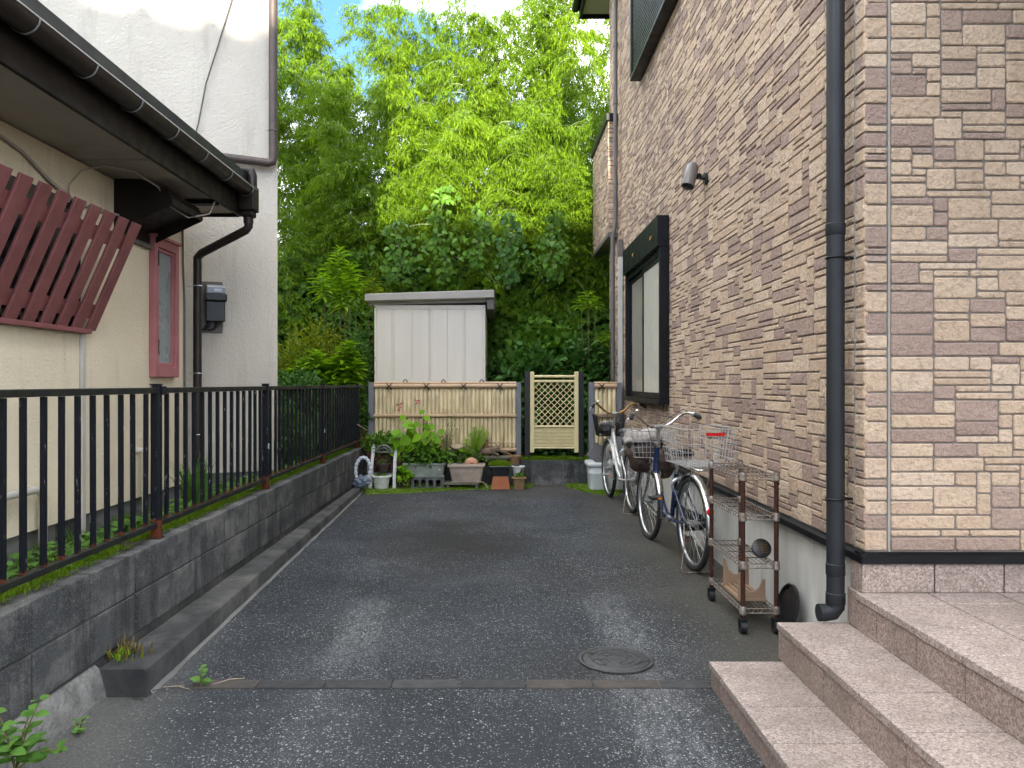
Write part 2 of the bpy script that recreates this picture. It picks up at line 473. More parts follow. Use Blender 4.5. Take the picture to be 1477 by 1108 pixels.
M['slate_pipe'] = simple('charcoal_plastic_pipe', (.022, .024, .027), (.017, .019, .022), 3, .45, spec=.25)
M['slate_pipe_far'] = simple('brown_grey_pipe', (.13, .115, .105), (.10, .09, .082), 3, .45)
M['pale_cover'] = simple('pale_pipe_cover', (.50, .50, .47), (.43, .43, .40), 4, .5)
M['aluminium_dark'] = simple('dark_bronze_aluminium', (.007, .0075, .009), (.005, .0055, .007), 4, .45, spec=.2)
M['sealant'] = simple('joint_sealant', (.33, .30, .265), (.26, .235, .205), 12, .8)
M['white_cable'] = simple('grey_cable', (.40, .37, .33), (.30, .28, .25), 10, .6)
M['dark_wire'] = simple('thin_dark_wire', (.06, .055, .05), None, 10, .6)
M['old_board'] = simple('weathered_board', (.17, .155, .14), (.09, .08, .072), 14, .85, stretch=(3, 3, .3))
M['meter_black'] = simple('black_plastic', (.012, .012, .013), None, 6, .35)
M['meter_clear'] = simple('grey_plastic_cover', (.30, .33, .34), (.24, .26, .27), 6, .18)
M['white_plastic'] = simple('white_plastic', (.66, .68, .68), (.56, .58, .58), 6, .5, dirt=(.36, .36, .33), dirt_amt=.66)
M['pvc'] = simple('old_pvc', (.52, .50, .45), (.42, .40, .35), 6, .5)

def glass(name, tint=(.05, .06, .06), rough=.03, spec=.5):
    m, nt, p, out = new_mat(name)
    p.inputs['Base Color'].default_value = (*tint, 1)
    p.inputs['Roughness'].default_value = rough
    p.inputs['Specular IOR Level'].default_value = spec
    return m
M['glass_dark'] = glass('dark_window_glass', (.012, .013, .015), .12, .35)
M['glass_frost'] = simple('frosted_glass', (.25, .28, .285), (.22, .25, .255), 1.2, .3, stretch=(6, 6, .2), spec=.5)
M['curtain'] = simple('pale_lace_curtain', (.66, .62, .54), (.56, .53, .46), 3, .16, stretch=(14, 14, .4))
M['curtain_dim'] = simple('grey_curtain', (.40, .37, .32), (.28, .26, .22), 3, .14, stretch=(14, 14, .4))
M['bamboo_cream'] = simple('cream_bamboo', (.74, .62, .38), (.64, .53, .32), 5, .45, dirt=(.46, .33, .14), stretch=(9, 9, .8), dirt_amt=.68)
M['bamboo_rail'] = simple('tan_bamboo_rail', (.52, .36, .215), (.44, .30, .18), 7, .45, dirt=(.27, .17, .09), dirt_amt=.7)
M['gate_cream'] = simple('gate_cream_bamboo', (.74, .63, .35), (.66, .56, .30), 6, .45)
M['grey_post'] = simple('blue_grey_wood_post', (.20, .205, .235), (.12, .122, .14), 18, .8, stretch=(4, 4, .25))
M['black_post'] = simple('black_gate_post', (.008, .009, .013), None, 6, .45)
M['rope'] = simple('black_hemp_rope', (.012, .010, .009), None, 30, .9)
M['steel'] = simple('sheet_steel_cream', (.80, .75, .67), (.74, .69, .61), 1.4, .45, stretch=(5, 5, .5))
M['steel_roof'] = simple('shed_roof_steel', (.42, .40, .365), (.36, .345, .315), 3, .55)
M['terracotta'] = simple('terracotta', (.38, .135, .06), (.30, .10, .045), 9, .85, dirt=(.42, .25, .17), dirt_amt=.66)
M['terracotta_red'] = simple('dark_red_planter', (.10, .035, .025), (.075, .026, .02), 8, .7)
M['planter_green'] = simple('faded_green_grey_planter', (.30, .335, .30), (.22, .25, .225), 8, .6, dirt=(.13, .135, .11), dirt_amt=.6)
M['planter_beige'] = simple('faded_beige_planter', (.46, .37, .30), (.38, .30, .25), 8, .65, dirt=(.21, .19, .15), dirt_amt=.58)
M['pot_white'] = simple('white_plastic_pot', (.66, .68, .64), (.56, .58, .54), 7, .5, dirt=(.40, .41, .37))
M['pot_brown'] = simple('dark_brown_pot', (.06, .04, .033), (.04, .027, .022), 8, .55)
M['pot_black'] = simple('black_planter', (.016, .018, .022), None, 8, .45)
M['pebble_pot'] = simple('pebble_textured_pot', (.34, .21, .10), (.13, .075, .035), 60, .8, bs=70, bstr=1, bdist=.01)
M['white_paint'] = simple('chalky_white_paint', (.62, .63, .61), (.52, .53, .51), 9, .6, dirt=(.34, .34, .31))
M['grey_shelf'] = simple('grey_plastic_shelf', (.21, .215, .20), (.15, .155, .145), 9, .6)
M['driftwood'] = simple('driftwood', (.26, .19, .13), (.085, .058, .038), 18, .85, bs=50, bstr=.8, bdist=.01)
M['bleached'] = simple('bleached_branch', (.42, .33, .23), (.24, .18, .12), 22, .8)
M['breeze'] = simple('grey_hollow_block', (.13, .135, .135), (.085, .09, .09), 12, .95, bs=80, bstr=.6)
M['old_plank'] = simple('mossy_plank', (.16, .15, .11), (.075, .08, .05), 10, .85, stretch=(.4, 3, 3))
M['slate'] = simple('grey_slate_tile', (.115, .11, .115), (.095, .09, .095), 8, .7)
M['foil'] = simple('crumpled_pale_plastic', (.60, .64, .70), (.36, .40, .47), 24, .3, bs=40, bstr=.8, bdist=.015)
M['bag_blue'] = simple('clear_blue_plastic_bag', (.06, .09, .13), (.16, .20, .25), 22, .2, bs=35, bstr=.9, bdist=.02)
M['pebble'] = simple('terracotta_ball', (.50, .27, .17), (.40, .20, .13), 14, .85)
# bicycles
M['tyre'] = simple('tyre_rubber', (.012, .012, .012), (.02, .019, .018), 18, .8)
M['chrome'] = simple('bicycle_chrome', (.62, .62, .62), (.50, .50, .50), 12, .25, metal=1, dirt=(.30, .22, .15), dirt_amt=.72)
M['alloy'] = simple('dull_alloy', (.52, .53, .54), (.42, .43, .44), 14, .35, metal=.85)
M['spoke'] = simple('spoke_steel', (.50, .50, .50), None, 10, .35, metal=.8)
M['silver_paint'] = simple('pale_silver_paint', (.60, .60, .58), (.54, .54, .52), 8, .32, metal=.25)
M['navy_paint'] = simple('navy_paint', (.012, .026, .075), (.010, .020, .058), 8, .25)
M['gold_metal'] = simple('tarnished_gold', (.40, .25, .06), (.24, .13, .05), 20, .35, metal=.8)
M['rubber'] = simple('black_rubber', (.014, .014, .015), None, 8, .6)
M['saddle'] = simple('black_vinyl', (.013, .013, .015), None, 9, .4)
M['red_reflector'] = simple('red_reflector', (.62, .012, .018), None, 30, .2)
M['orange_reflector'] = simple('orange_reflector', (.75, .22, .01), None, 30, .2)
M['wire_white'] = simple('galvanised_basket_wire', (.50, .50, .50), (.40, .40, .39), 15, .4, metal=.3)
M['brown_vinyl'] = simple('brown_leatherette', (.062, .038, .028), (.038, .023, .018), 12, .45, bs=26, bstr=.6, bdist=.012)
M['grey_cloth'] = simple('pale_grey_cloth', (.40, .37, .34), (.30, .28, .25), 12, .85, bs=30, bstr=.6, bdist=.01)
M['basket_black'] = simple('black_basket_mesh', (.02, .02, .02), None, 12, .5)
M['tan_plastic'] = simple('tan_plastic', (.30, .20, .13), (.25, .165, .105), 9, .6)
M['solar'] = simple('solar_panel', (.012, .014, .016), (.03, .03, .03), 40, .25)
M['iron'] = simple('cast_iron', (.045, .046, .048), (.028, .029, .031), 20, .55, bs=120, bstr=.4)
# plants
M['bamboo_leaf'] = leaf_mat('bamboo_leaf', (.055, .125, .004), (.165, .28, .008), (.30, .36, .012), .33, .6)
M['culm'] = simple('bamboo_culm', (.13, .19, .05), (.09, .13, .035), 6, .45)
M['ivy_leaf'] = leaf_mat('vine_leaf', (.045, .12, .014), (.13, .27, .028), (.20, .33, .035), .28, .42)
M['shrub_olive'] = leaf_mat('olive_shrub_leaf', (.07, .12, .006), (.24, .31, .014), (.40, .42, .02), .3)
M['shrub_bright'] = leaf_mat('bright_leaf', (.12, .27, .008), (.28, .47, .018), (.40, .52, .025), .35)
M['shrub_dark'] = leaf_mat('dark_leaf', (.030, .090, .018), (.080, .19, .036), (.12, .24, .04), .25)
M['begonia'] = leaf_mat('begonia_leaf', (.085, .23, .008), (.22, .43, .016), (.42, .52, .025), .25)
M['small_leaf'] = leaf_mat('pot_plant_leaf', (.040, .11, .012), (.12, .25, .024), (.24, .30, .03), .25)
M['weed_leaf'] = leaf_mat('weed_leaf', (.06, .15, .025), (.13, .27, .05), None, .3)
M['grass_blade'] = leaf_mat('moss_and_grass', (.08, .16, .006), (.19, .31, .014), (.26, .34, .02), .3)
M['fern'] = leaf_mat('fern_leaf', (.11, .24, .010), (.25, .42, .02), None, .35)
M['dry'] = leaf_mat('dry_leaf', (.10, .075, .02), (.20, .15, .05), None, .25)
M['flower_pink'] = simple('pink_petal', (.60, .14, .15), (.50, .09, .11), 20, .6)
M['bark'] = simple('bark', (.07, .052, .035), (.035, .026, .018), 12, .9, bs=30, bstr=.6)
M['stem_green'] = simple('green_stem', (.09, .12, .03), (.11, .07, .03), 10, .6)
M['strap_grey'] = simple('grey_strap', (.16, .165, .165), (.11, .115, .115), 12, .5)
M['gutter_glint'] = simple('gutter_edge_highlight', (.45, .45, .44), (.30, .30, .29), 12, .4)  # pale grey that stands in for the bright highlight along the gutter rim
M['grout'] = simple('dirty_grout', (.11, .095, .08), (.06, .052, .045), 14, .95)

# ================================================================== THE SETTING
WALLX = -1.72          # face of the garden wall beside the drive
FENX = -1.78           # metal fence
LHX = -2.50            # wall of the cream house
RHX = 1.57             # side wall of the stone-clad house
RHY = 3.32             # its front
BACKY = 9.75           # bamboo fence line

def sheet(name, x0, x1, y0, y1, zf, m, nx=1, ny=1):
    mb = MB()
    for j in range(ny + 1):
        for i in range(nx + 1):
            x = x0 + (x1 - x0) * i / nx; y = y0 + (y1 - y0) * j / ny
            mb.v.append((x, y, zf(x, y)))
    for j in range(ny):
        for i in range(nx):
            a = j * (nx + 1) + i
            mb.f.append((a, a + 1, a + nx + 2, a + nx + 1))
    return mb.build(name, m)

struct(sheet('ground', -600, 600, -600, 600, lambda x, y: -.45, M['earth']))
struct(sheet('road', -40, 40, -8.5, -3.0, lambda x, y: -.05, M['asphalt']))
drive = struct(sheet('driveway', WALLX - .05, RHX + .05, -3.0, BACKY + .12, lambda x, y: gz(y) + .004 * mnoise.noise((x * .8, y * .8, 0)), M['asphalt'], 24, 70))

# flush strip of dark pavers across the drive
y0 = 3.355
xs = -1.36
k = 0
pav_mats = [simple('dark_paver', (.034, .034, .035), (.020, .020, .021), 10, .85, bs=90, bstr=.4), simple('reddish_paver', (.070, .058, .048), (.036, .032, .029), 12, .85, bs=90, bstr=.4),
            simple('grey_paver', (.05, .05, .05), (.028, .028, .028), 10, .85, bs=90, bstr=.4)]
while xs < .88:
    w = .295
    mm = pav_mats[[1, 0, 0, 2, 0, 1, 1, 2][k % 8]]
    MB().box((xs, y0, gz(y0) - .04), (min(xs + w - .006, .918), y0 + .092, gz(y0) + .0075)).build('paver', mm, drive, bevel=.003, seg=1)
    xs += w; k += 1

# round cast-iron cover
mc = thing('manhole_cover', 'round cast iron manhole cover set in the drive', 'manhole cover', (.552, 3.69, gz(3.69) + .004))
MB().lathe([(.178, 0), (.178, .006), (.166, .008), (.160, .004), (.160, 0)], 48).build('rim', M['iron'], mc, True)
MB().lathe([(.157, 0), (.157, .004), (.150, .0075), (0.001, .0075)], 48).build('lid', M['iron'], mc, True)
ridge = MB()
for r in (.05, .085, .118):
    ridge.tube([(r * math.cos(a), r * math.sin(a), .008) for a in np.linspace(0, 2 * math.pi, 37)[:-1]], .0035, 5, True)
for a in np.linspace(0, 2 * math.pi, 9)[:-1]:
    ridge.tube([(.05 * math.cos(a), .05 * math.sin(a), .008), (.075 * math.cos(a + .2), .075 * math.sin(a + .2), .008), (.118 * math.cos(a + .1), .118 * math.sin(a + .1), .008)], .003, 5)
ridge.build('raised_pattern', M['iron'], mc, True)
for a in (2.6, 5.74 + .2):
    MB().box((-.016, -.006, .0078), (.016, .006, .0096), Matrix.Translation((.134 * math.cos(a), .134 * math.sin(a), 0)) @ Matrix.Rotation(a + .9, 4, 'Z')).build('lift_slot', M['pot_black'], mc)

# ------------------------------------------------------------------ garden wall of concrete blocks
wall = thing('garden_block_wall', 'low dark grey concrete block wall along the drive under the metal fence', 'wall', (0, 0, 0))
MB().box((WALLX - .112, .2, -.1), (WALLX - .008, 9.96, .555)).build('mortar_core', M['concrete_dark'], wall)
blk = MB().box((-.118, 0.004, 0), (0, .394, .187)).mesh('wall_block')
blk.materials.append(M['block'])
for c, zt in enumerate((.560, .366)):
    for i in range(24):
        yy = .43 + i * .4
        if yy > 9.6: continue
        o = link('block', blk, None, wall, bevel=.005, seg=2)
        o.location = (WALLX + random.uniform(-.002, .002), yy, zt - .187)
# rough plaster footing, wavy
mb = MB()
n = 60
for i in range(n + 1):
    yy = .3 + (3.275 - .3) * i / n
    a = .018 * mnoise.noise((yy * 3, 1, 0)); b = .02 * mnoise.noise((yy * 2.3, 5, 0))
    for (x, z) in ((WALLX - .02, -.1), (WALLX + .055 + a, -.1), (WALLX + .045 + a, .06 + b), (WALLX + .018 + a * .5, .145 + b * .5), (WALLX - .02, .172)):
        mb.v.append((x, yy, z))
for i in range(n):
    for k in range(4):
        mb.f.append((i * 5 + k, i * 5 + k + 1, i * 5 + 5 + k + 1, i * 5 + 5 + k))
mb.build('footing', M['footing'], wall, True)

# kerb along the wall, tapering to the back
mb = MB()
n = 40
for i in range(n + 1):
    t = i / n; yy = 3.27 + (9.42 - 3.27) * t
    xo = -1.505 - .135 * t + .004 * mnoise.noise((yy * 4, 0, 3)); zt = .145 + .002 * mnoise.noise((yy * 3, 7, 3))
    for (x, z) in ((WALLX + .01, -.05), (WALLX + .01, zt), (xo - .016, zt), (xo - .004, zt - .006), (xo, zt - .018), (xo + .006, -.05)):
        mb.v.append((x, yy, z))
for i in range(n):
    for k in range(5):
        mb.f.append((i * 6 + k, i * 6 + k + 1, i * 6 + 6 + k + 1, i * 6 + 6 + k))
mb.f.append((0, 1, 2, 3, 4, 5)); mb.f.append(tuple(n * 6 + k for k in range(5, -1, -1)))
kerb = struct(mb.build('kerb', M['concrete_dark'], None, True, angle=30))
mb = MB()
for i in range(61):
    t = i / 60; yy = 3.3 + (9.35 - 3.3) * t; xo = -1.505 - .135 * t + .004
    w_ = .012 + .012 * mnoise.noise((yy * 5, 2, 2))
    for (x, z) in ((xo - .006, gz(yy) + .018), (xo + max(.003, w_), gz(yy) + .001)): mb.v.append((x, yy, z))
for i in range(60): mb.f.append((i * 2, i * 2 + 1, i * 2 + 3, i * 2 + 2))
mb.build('mortar_bead', M['foundation_grey'], kerb, True)

# raised bed behind the wall, yard at the back
def bedz(x, y):
    t = min(1, max(0, (x - LHX) / (WALLX - .11 - LHX)))
    return .40 + .13 * t + .025 * mnoise.noise((x * 3, y * 3, 1))
struct(sheet('garden_bed', -6.0, WALLX - .112, .2, 12.5, lambda x, y: bedz(x, y) if x > LHX else .40, M['soil'], 40, 120))
YARD = .385
struct(sheet('back_yard', WALLX - .112, 9.0, BACKY + .20, 12.6, lambda x, y: YARD + .02 * mnoise.noise((x * 2, y * 2, 4)), M['soil'], 40, 30))

# low block wall that carries the yard, under the gate and the bamboo fences
lw = thing('low_retaining_wall', 'low grey block sill with moss on top below the cream garden gate', 'wall')
MB().box((-1.60, BACKY - .035, -.1), (1.52, BACKY + .20, YARD - .012)).build('mortar_core', M['foundation_grey'], lw)
bx = -1.60
while bx < 1.5:
    w = min(.395, 1.52 - bx)
    MB().box((bx, BACKY - .05, gz(9.4) - .05), (bx + w - .006, BACKY + .19, YARD)).build('block', M['block'], lw, bevel=.004, seg=1)
    bx += .40

# ------------------------------------------------------------------ metal fence
fence = thing('metal_fence', 'navy black metal railing with rusty feet on top of the block wall', 'fence')
ZT0, ZT1, ZB0, ZB1 = 1.308, 1.338, .618, .646
posts = [2.13, 3.98, 5.83, 7.69, 9.54]
pm_ = MB().box((-.022, -.022, .55), (.022, .022, 1.352)).mesh('fence_post'); pm_.materials.append(M['fence_paint'])
for y in posts:
    p = link('post', pm_, None, fence, bevel=.003, seg=1); p.location = (FENX, y, 0)
    MB().box((-.03, -.03, .556), (.03, .03, .566)).build('base_plate', M['rack_rust'], p)
    MB().box((-.025, -.025, 1.352), (.025, .025, 1.358)).build('cap', M['fence_paint'], p)
    if y in (5.83, 7.69):
        MB().box((.0225, -.013, .865), (.0245, .013, .905)).build('sticker', M['white_plastic'], p)
    if y == 3.98:
        MB().box((-.03, .01, 1.30), (.03, .06, 1.345)).build('clamp', M['fence_paint'], p, bevel=.004)
for a, b in zip(posts[:-1], posts[1:]):
    MB().box((FENX - .016, a + .023, ZT0), (FENX + .016, b - .023, ZT1)).build('top_rail', M['rail_paint'], fence, bevel=.003, seg=1)
    MB().box((FENX - .016, a + .023, ZB0), (FENX + .016, b - .023, ZB1)).build('bottom_rail', M['rail_paint'], fence, bevel=.003, seg=1)
    bm_ = MB().box((-.0095, -.0095, ZB1 + .001), (.0095, .0095, ZT0 - .001)).mesh('fence_bar'); bm_.materials.append(M['fence_paint'])
    n = 15
    for i in range(1, n):
        o = link('bar', bm_, None, fence); o.location = (FENX + random.uniform(-.001, .001), a + (b - a) * i / n, 0)
        o.rotation_euler = (random.uniform(-.004, .004), random.uniform(-.003, .003), 0)
MB().box((FENX - .016, 9.56, ZT0), (FENX + .016, 9.95, ZT1)).build('top_rail', M['rail_paint'], fence)
MB().box((FENX - .016, 9.56, ZB0), (FENX + .016, 9.95, ZB1)).build('bottom_rail', M['rail_paint'], fence)

# ------------------------------------------------------------------ cream single-storey house on the left
lh = thing('cream_house', 'single storey cream stucco house with brown gutter and red slatted window screen', 'house')
SOF = EYE + 1.325
MB().box((-8, -1.2, .572), (LHX, 6.10, SOF - .01)).build('wall', M['stucco'], lh)
MB().box((-7.9, -1.1, -.1), (LHX - .022, 6.08, .574)).build('foundation', M['foundation_grey'], lh)
FAX = -2.03
MB().box((-2.62, -1.6, SOF), (FAX - .012, 6.0, SOF + .02)).build('soffit', M['soffit'], lh)
for yy in (1.5, 3.0, 4.55, 5.55):
    MB().box((-2.5, yy, SOF - .006), (FAX - .015, yy + .012, SOF - .001)).build('soffit_seam', M['sealant'], lh)
MB().box((FAX - .012, -1.6, SOF - .025), (FAX + .012, 6.012, SOF + .20)).build('fascia', M['brown_metal'], lh, bevel=.004)
MB().box((-2.62, 6.0, SOF - .025), (FAX - .014, 6.022, SOF + .20)).build('fascia', M['brown_metal'], lh)
MB().box((-2.42, 5.52, SOF - .035), (FAX - .02, 5.60, SOF - .008)).build('soffit_trim', M['brown_metal'], lh)
# roof plane and its edge
mb = MB()
mb.prism([(-1.975, SOF + .205), (-1.975, SOF + .31), (-5.2, SOF + 1.30), (-8.4, SOF + .35), (-8.4, SOF + .22), (-2.4, SOF + .205)], 'y', -1.7, 6.06)
mb.build('roof', M['roof_dark'], lh)
# half-round gutter with straps
GX, GZ, GR = -1.955, SOF + .175, .062
mb = MB()
prof = [(GX + GR * math.cos(a), GZ + GR * math.sin(a)) for a in np.linspace(math.pi, 2 * math.pi, 11)]
prof += [(GX + (GR - .004) * math.cos(a), GZ + (GR - .004) * math.sin(a)) for a in np.linspace(2 * math.pi, math.pi, 11)]
mb.prism(prof, 'y', -1.7, 5.97)
g = mb.build('gutter', M['brown_pipe'], lh, True)
MB().tube([(GX + GR, -1.7, GZ), (GX + GR, 5.97, GZ)], .004, 6).build('gutter_lip', M['gutter_glint'], g, True)  # lip carries the painted highlight of the gutter's top edge
for yy in np.arange(2.25, 5.95, .455):
    mb = MB().tube([(GX + (GR + .003) * math.cos(a), yy, GZ + (GR + .003) * math.sin(a)) for a in np.linspace(math.pi * .98, 2 * math.pi * .995, 10)], .0045, 5)
    mb.bar((GX - GR - .015, yy - .01, GZ - .10), (GX - GR - .015, yy - .01, GZ + .0), .012)
    mb.build('gutter_strap', M['strap_grey'], g)
# hopper and downpipe
hp = MB()
hp.box((GX - .062, 5.90, SOF + .005), (GX + .065, 6.03, SOF + .20))
hp.box((GX - .045, 5.915, SOF - .04), (GX + .05, 6.015, SOF + .006))
hopper = hp.build('rain_hopper', M['brown_metal'], lh, bevel=.012)
MB().tube([(GX + .01, 6.03, SOF + .19), (GX + .01, 6.03, SOF + .30), (GX - .0, 6.03, SOF + .335), (GX - .03, 6.03, SOF + .345), (GX - .09, 6.03, SOF + .345)], .036, 10).build('overflow_bend', M['brown_pipe'], hopper, True)
DX, DY = -2.43, 6.17
dp = MB().tube([(GX, 5.965, SOF - .03), (GX, 5.97, SOF - .11), (GX - .02, 5.975, SOF - .135), (DX + .04, DY - .02, 2.40), (DX, DY, 2.365), (DX, DY, 2.30), (DX, DY, .45)], .033, 14).build('downpipe', M['brown_pipe'], lh, True)
MB().tube([(GX, 5.965, SOF - .035), (GX, 5.968, SOF - .085)], .038, 14).build('collar', M['brown_pipe'], dp, True)
for z in (2.14, 1.44, .95):
    mb = MB().tube([(DX + .036 * math.cos(a), DY + .036 * math.sin(a), z) for a in np.linspace(0, 2 * math.pi, 17)[:-1]], .004, 5, True)
    mb.bar((DX - .07, DY, z), (DX - .03, DY, z), .006)
    mb.build('pipe_clip', M['alloy'], dp)
# vertical cover strip and old conduit
MB().box((LHX + .001, 4.565, .46), (LHX + .022, 4.60, 1.672)).build('cover_strip', M['pvc'], lh, bevel=.003)
mb = MB()
mb.tube([(LHX + .03, 2.6, 2.715), (LHX + .02, 3.5, 2.64), (LHX + .02, 4.0, 2.56), (LHX + .02, 4.25, 2.47), (LHX + .02, 4.5, 2.42), (LHX + .02, 4.75, 2.43), (LHX + .03, 5.0, 2.45), (LHX + .15, 5.2, 2.55), (LHX + .25, 5.5, 2.60)], .0085, 6)
mb.tube([(LHX + .02, 4.42, 2.40), (LHX + .02, 4.42, 2.50), (LHX + .06, 4.48, 2.60), (LHX + .14, 4.6, 2.66), (LHX + .24, 4.75, 2.665), (LHX + .30, 4.95, 2.62), (LHX + .30, 5.1, 2.54), (LHX + .35, 5.3, 2.50), (LHX + .44, 5.45, 2.56), (LHX + .455, 5.5, 2.655)], .005, 5)
mb.build('wall_cable', M['white_cable'], lh, True)
MB().tube([(LHX + .012, 6.02, 2.66), (LHX + .012, 6.03, 2.3), (LHX + .012, 6.06, 2.0), (LHX + .012, 6.06, .6)], .008, 6).build('wall_cable', M['old_board'], lh, True)
# extractor hood
mb = MB()
pr = [(LHX, 2.335), (LHX, 2.68), (-2.33, 2.675), (-2.15, 2.60), (-2.12, 2.555), (-2.12, 2.515)]
for a, b in zip(pr, pr[1:] + pr[:1]):
    if (a, b) == (pr[-1], pr[0]): continue
    mb.poly([(a[0], 4.98, a[1]), (b[0], 4.98, b[1]), (b[0], 5.48, b[1]), (a[0], 5.48, a[1])])
mb.poly([(q[0], 4.98, q[1]) for q in pr]); mb.poly([(q[0], 5.48, q[1]) for q in reversed(pr)])
mb.poly([(LHX + .01, 5.0, 2.42), (-2.13, 5.0, 2.56), (-2.13, 5.46, 2.56), (LHX + .01, 5.46, 2.42)])
hood = mb.build('extractor_hood', M['brown_metal'], lh)
md = hood.modifiers.new('solid', 'SOLIDIFY'); md.thickness = .006
MB().box((LHX + .002, 5.02, 2.31), (LHX + .03, 5.46, 2.338)).build('hood_flange', M['old_board'], hood)
# narrow pink window
wn_ = MB()
y0, y1, z0, z1 = 5.47, 5.88, 1.405, 2.405
x = LHX + .001
for a, b in (((x, y0, z0), (x + .045, y0 + .06, z1)), ((x, y1 - .06, z0), (x + .045, y1, z1)), ((x, y0 + .06, z1 - .065), (x + .045, y1 - .06, z1)), ((x, y0 + .06, z0), (x + .045, y1 - .06, z0 + .075))):
    wn_.box(a, b)
win = wn_.build('window', M['pink_frame'], lh, bevel=.004)
inn = MB()
for a, b in (((x, y0 + .062, z0 + .077), (x + .03, y0 + .085, z1 - .067)), ((x, y1 - .085, z0 + .077), (x + .03, y1 - .062, z1 - .067)), ((x, y0 + .085, z1 - .09), (x + .03, y1 - .085, z1 - .067)), ((x, y0 + .085, z0 + .077), (x + .03, y1 - .085, z0 + .105))):
    inn.box(a, b)
inn.build('sash', M['pink_frame'], win, bevel=.003)
MB().box((x, y0 + .08, z0 + .1), (x + .014, y1 - .08, z1 - .085)).build('pane', M['glass_frost'], win)
MB().box((x, y0 - .012, z1 + .001), (x + .06, y1 + .012, z1 + .02)).build('head_trim', M['pink_frame'], win)
for zz in (z0 + .16, z1 - .20):
    MB().box((x + .046, y0 + .045, zz), (x + .05, y0 + .056, zz + .11)).build('hinge', M['iron'], win)
# slatted screen leaning out over the kitchen window
scr = bpy.data.objects.new('slatted_screen', None); col.objects.link(scr); scr.parent = lh
B0, T0 = Vector((LHX + .025, 0, 1.685)), Vector((-2.195, 0, 2.325))
dv = (T0 - B0); nrm = Vector((dv.z, 0, -dv.x)).normalized()
yy = 2.72
while yy < 4.56:
    w = .097
    mb = MB().bar(B0 + Vector((0, yy + w / 2, 0)) + nrm * .02, T0 + Vector((0, yy + w / 2, 0)) + nrm * .02, w, .018, up=nrm)
    mb.build('slat', M['pink_wood'], scr, bevel=.003, seg=1)
    yy += .153
for t in (.16, .80):
    c = B0 + dv * t
    MB().bar(c + Vector((0, 2.7, 0)), c + Vector((0, 4.585, 0)), .085, .02, up=nrm).build('cross_rail', M['pink_wood'], scr)
MB().box((LHX + .001, 2.7, 1.655), (LHX + .06, 4.60, 1.682)).build('bottom_board', M['pink_wood'], scr, bevel=.003)
MB().box((LHX + .001, 2.6, 1.684), (LHX + .012, 4.56, 2.42)).build('window_glass', M['glass_dark'], lh)
for yy in (2.78, 3.6, 4.44):
    MB().box((LHX + .012, yy, 1.70), (LHX + .03, yy + .04, 2.34)).build('window_mullion', M['black_metal'], lh)
# small plumbing low on the wall
mb = MB().tube([(LHX + .05, 3.5, .80), (LHX + .05, 4.05, .80), (LHX + .05, 4.10, .785), (LHX + .05, 4.12, .75), (LHX + .05, 4.12, .44)], .022, 10)
mb.build('drain_pipe', M['pvc'], lh, True)
mb = MB().tube([(LHX, 5.28, .90), (LHX + .05, 5.28, .90), (LHX + .06, 5.28, .88), (LHX + .06, 5.28, .42)], .02, 10)
mb.build('drain_pipe', M['pvc'], lh, True)
MB().box((LHX - .03, 4.36, .47), (LHX - .018, 4.56, .56)).build('floor_vent', M['iron'], lh)

# ------------------------------------------------------------------ two-storey pale house behind it, turned a little
TH = R(24)
bh = thing('pale_house', 'taller pale stucco house behind the cream one with brown corner downpipe', 'house', (-2.0, 6.9, 0), TH)
MB().box((-6.5, 0, .58), (0, 4.5, 7.4)).build('wall', M['stucco_white'], bh)
MB().box((-6.45, .02, -.1), (-.02, 4.4, .58)).build('foundation', M['foundation_grey'], bh)
MB().prism([(-7.0, 7.38), (-3.2, 9.0), (.6, 7.38)], 'y', -.6, 5.1).build('roof', M['roof_dark'], bh)
mb = MB().tube([(-.045, -.06, 7.3), (-.045, -.06, 3.36), (-.05, -.06, 3.325), (-.09, -.06, 3.31), (-2.2, -.06, 3.34)], .038, 12)
cp = mb.build('corner_downpipe', M['brown_pipe_worn'], bh, True)
for z in (3.6, 5.0, 6.4):
    MB().tube([(-.045 + .042 * math.cos(a), -.06 + .042 * math.sin(a), z) for a in np.linspace(0, 2 * math.pi, 13)[:-1]], .004, 5, True).build('pipe_clip', M['old_board'], cp)
mb = MB().tube([(-.72, -.02, 3.36), (-.66, -.02, 3.6), (-.60, -.02, 3.95), (-.50, -.02, 4.3), (-.38, -.02, 4.75)], .006, 5)
mb.build('loose_wire', M['dark_wire'], bh, True)
MB().tube([(-1.95, -.02, 4.42), (-1.6, -.02, 4.62), (-1.35, -.02, 4.85)], .006, 5).build('loose_wire', M['white_cable'], bh, True)

Rz = Matrix.Rotation(TH, 4, 'Z')
def on_pale(s, out, z):
    return Vector((-2.0, 6.9, 0)) + Rz @ Vector((-s, -out, 0)) + Vector((0, 0, z))
mt = thing('electricity_meter', 'black electricity meter on a weathered board beside the brown downpipe', 'meter', on_pale(.55, 0, 1.80), TH)
MB().box((-.10, -.022, 0), (.085, -.001, .44)).build('backboard', M['old_board'], mt, bevel=.004)
MB().box((-.055, -.10, .09), (.10, -.024, .27)).build('terminal_cover', M['meter_black'], mt, bevel=.008)
MB().box((-.065, -.13, .26), (.115, -.024, .33)).build('meter_body', M['meter_black'], mt, bevel=.015)
MB().prism([(-.115, .33), (-.024, .33), (-.024, .40), (-.09, .405), (-.112, .385)], 'x', -.05, .10).build('window_cover', M['meter_clear'], mt, bevel=.006)
MB().box((.01, -.1165, .345), (.07, -.1150, .37)).build('dial', M['white_plastic'], mt)
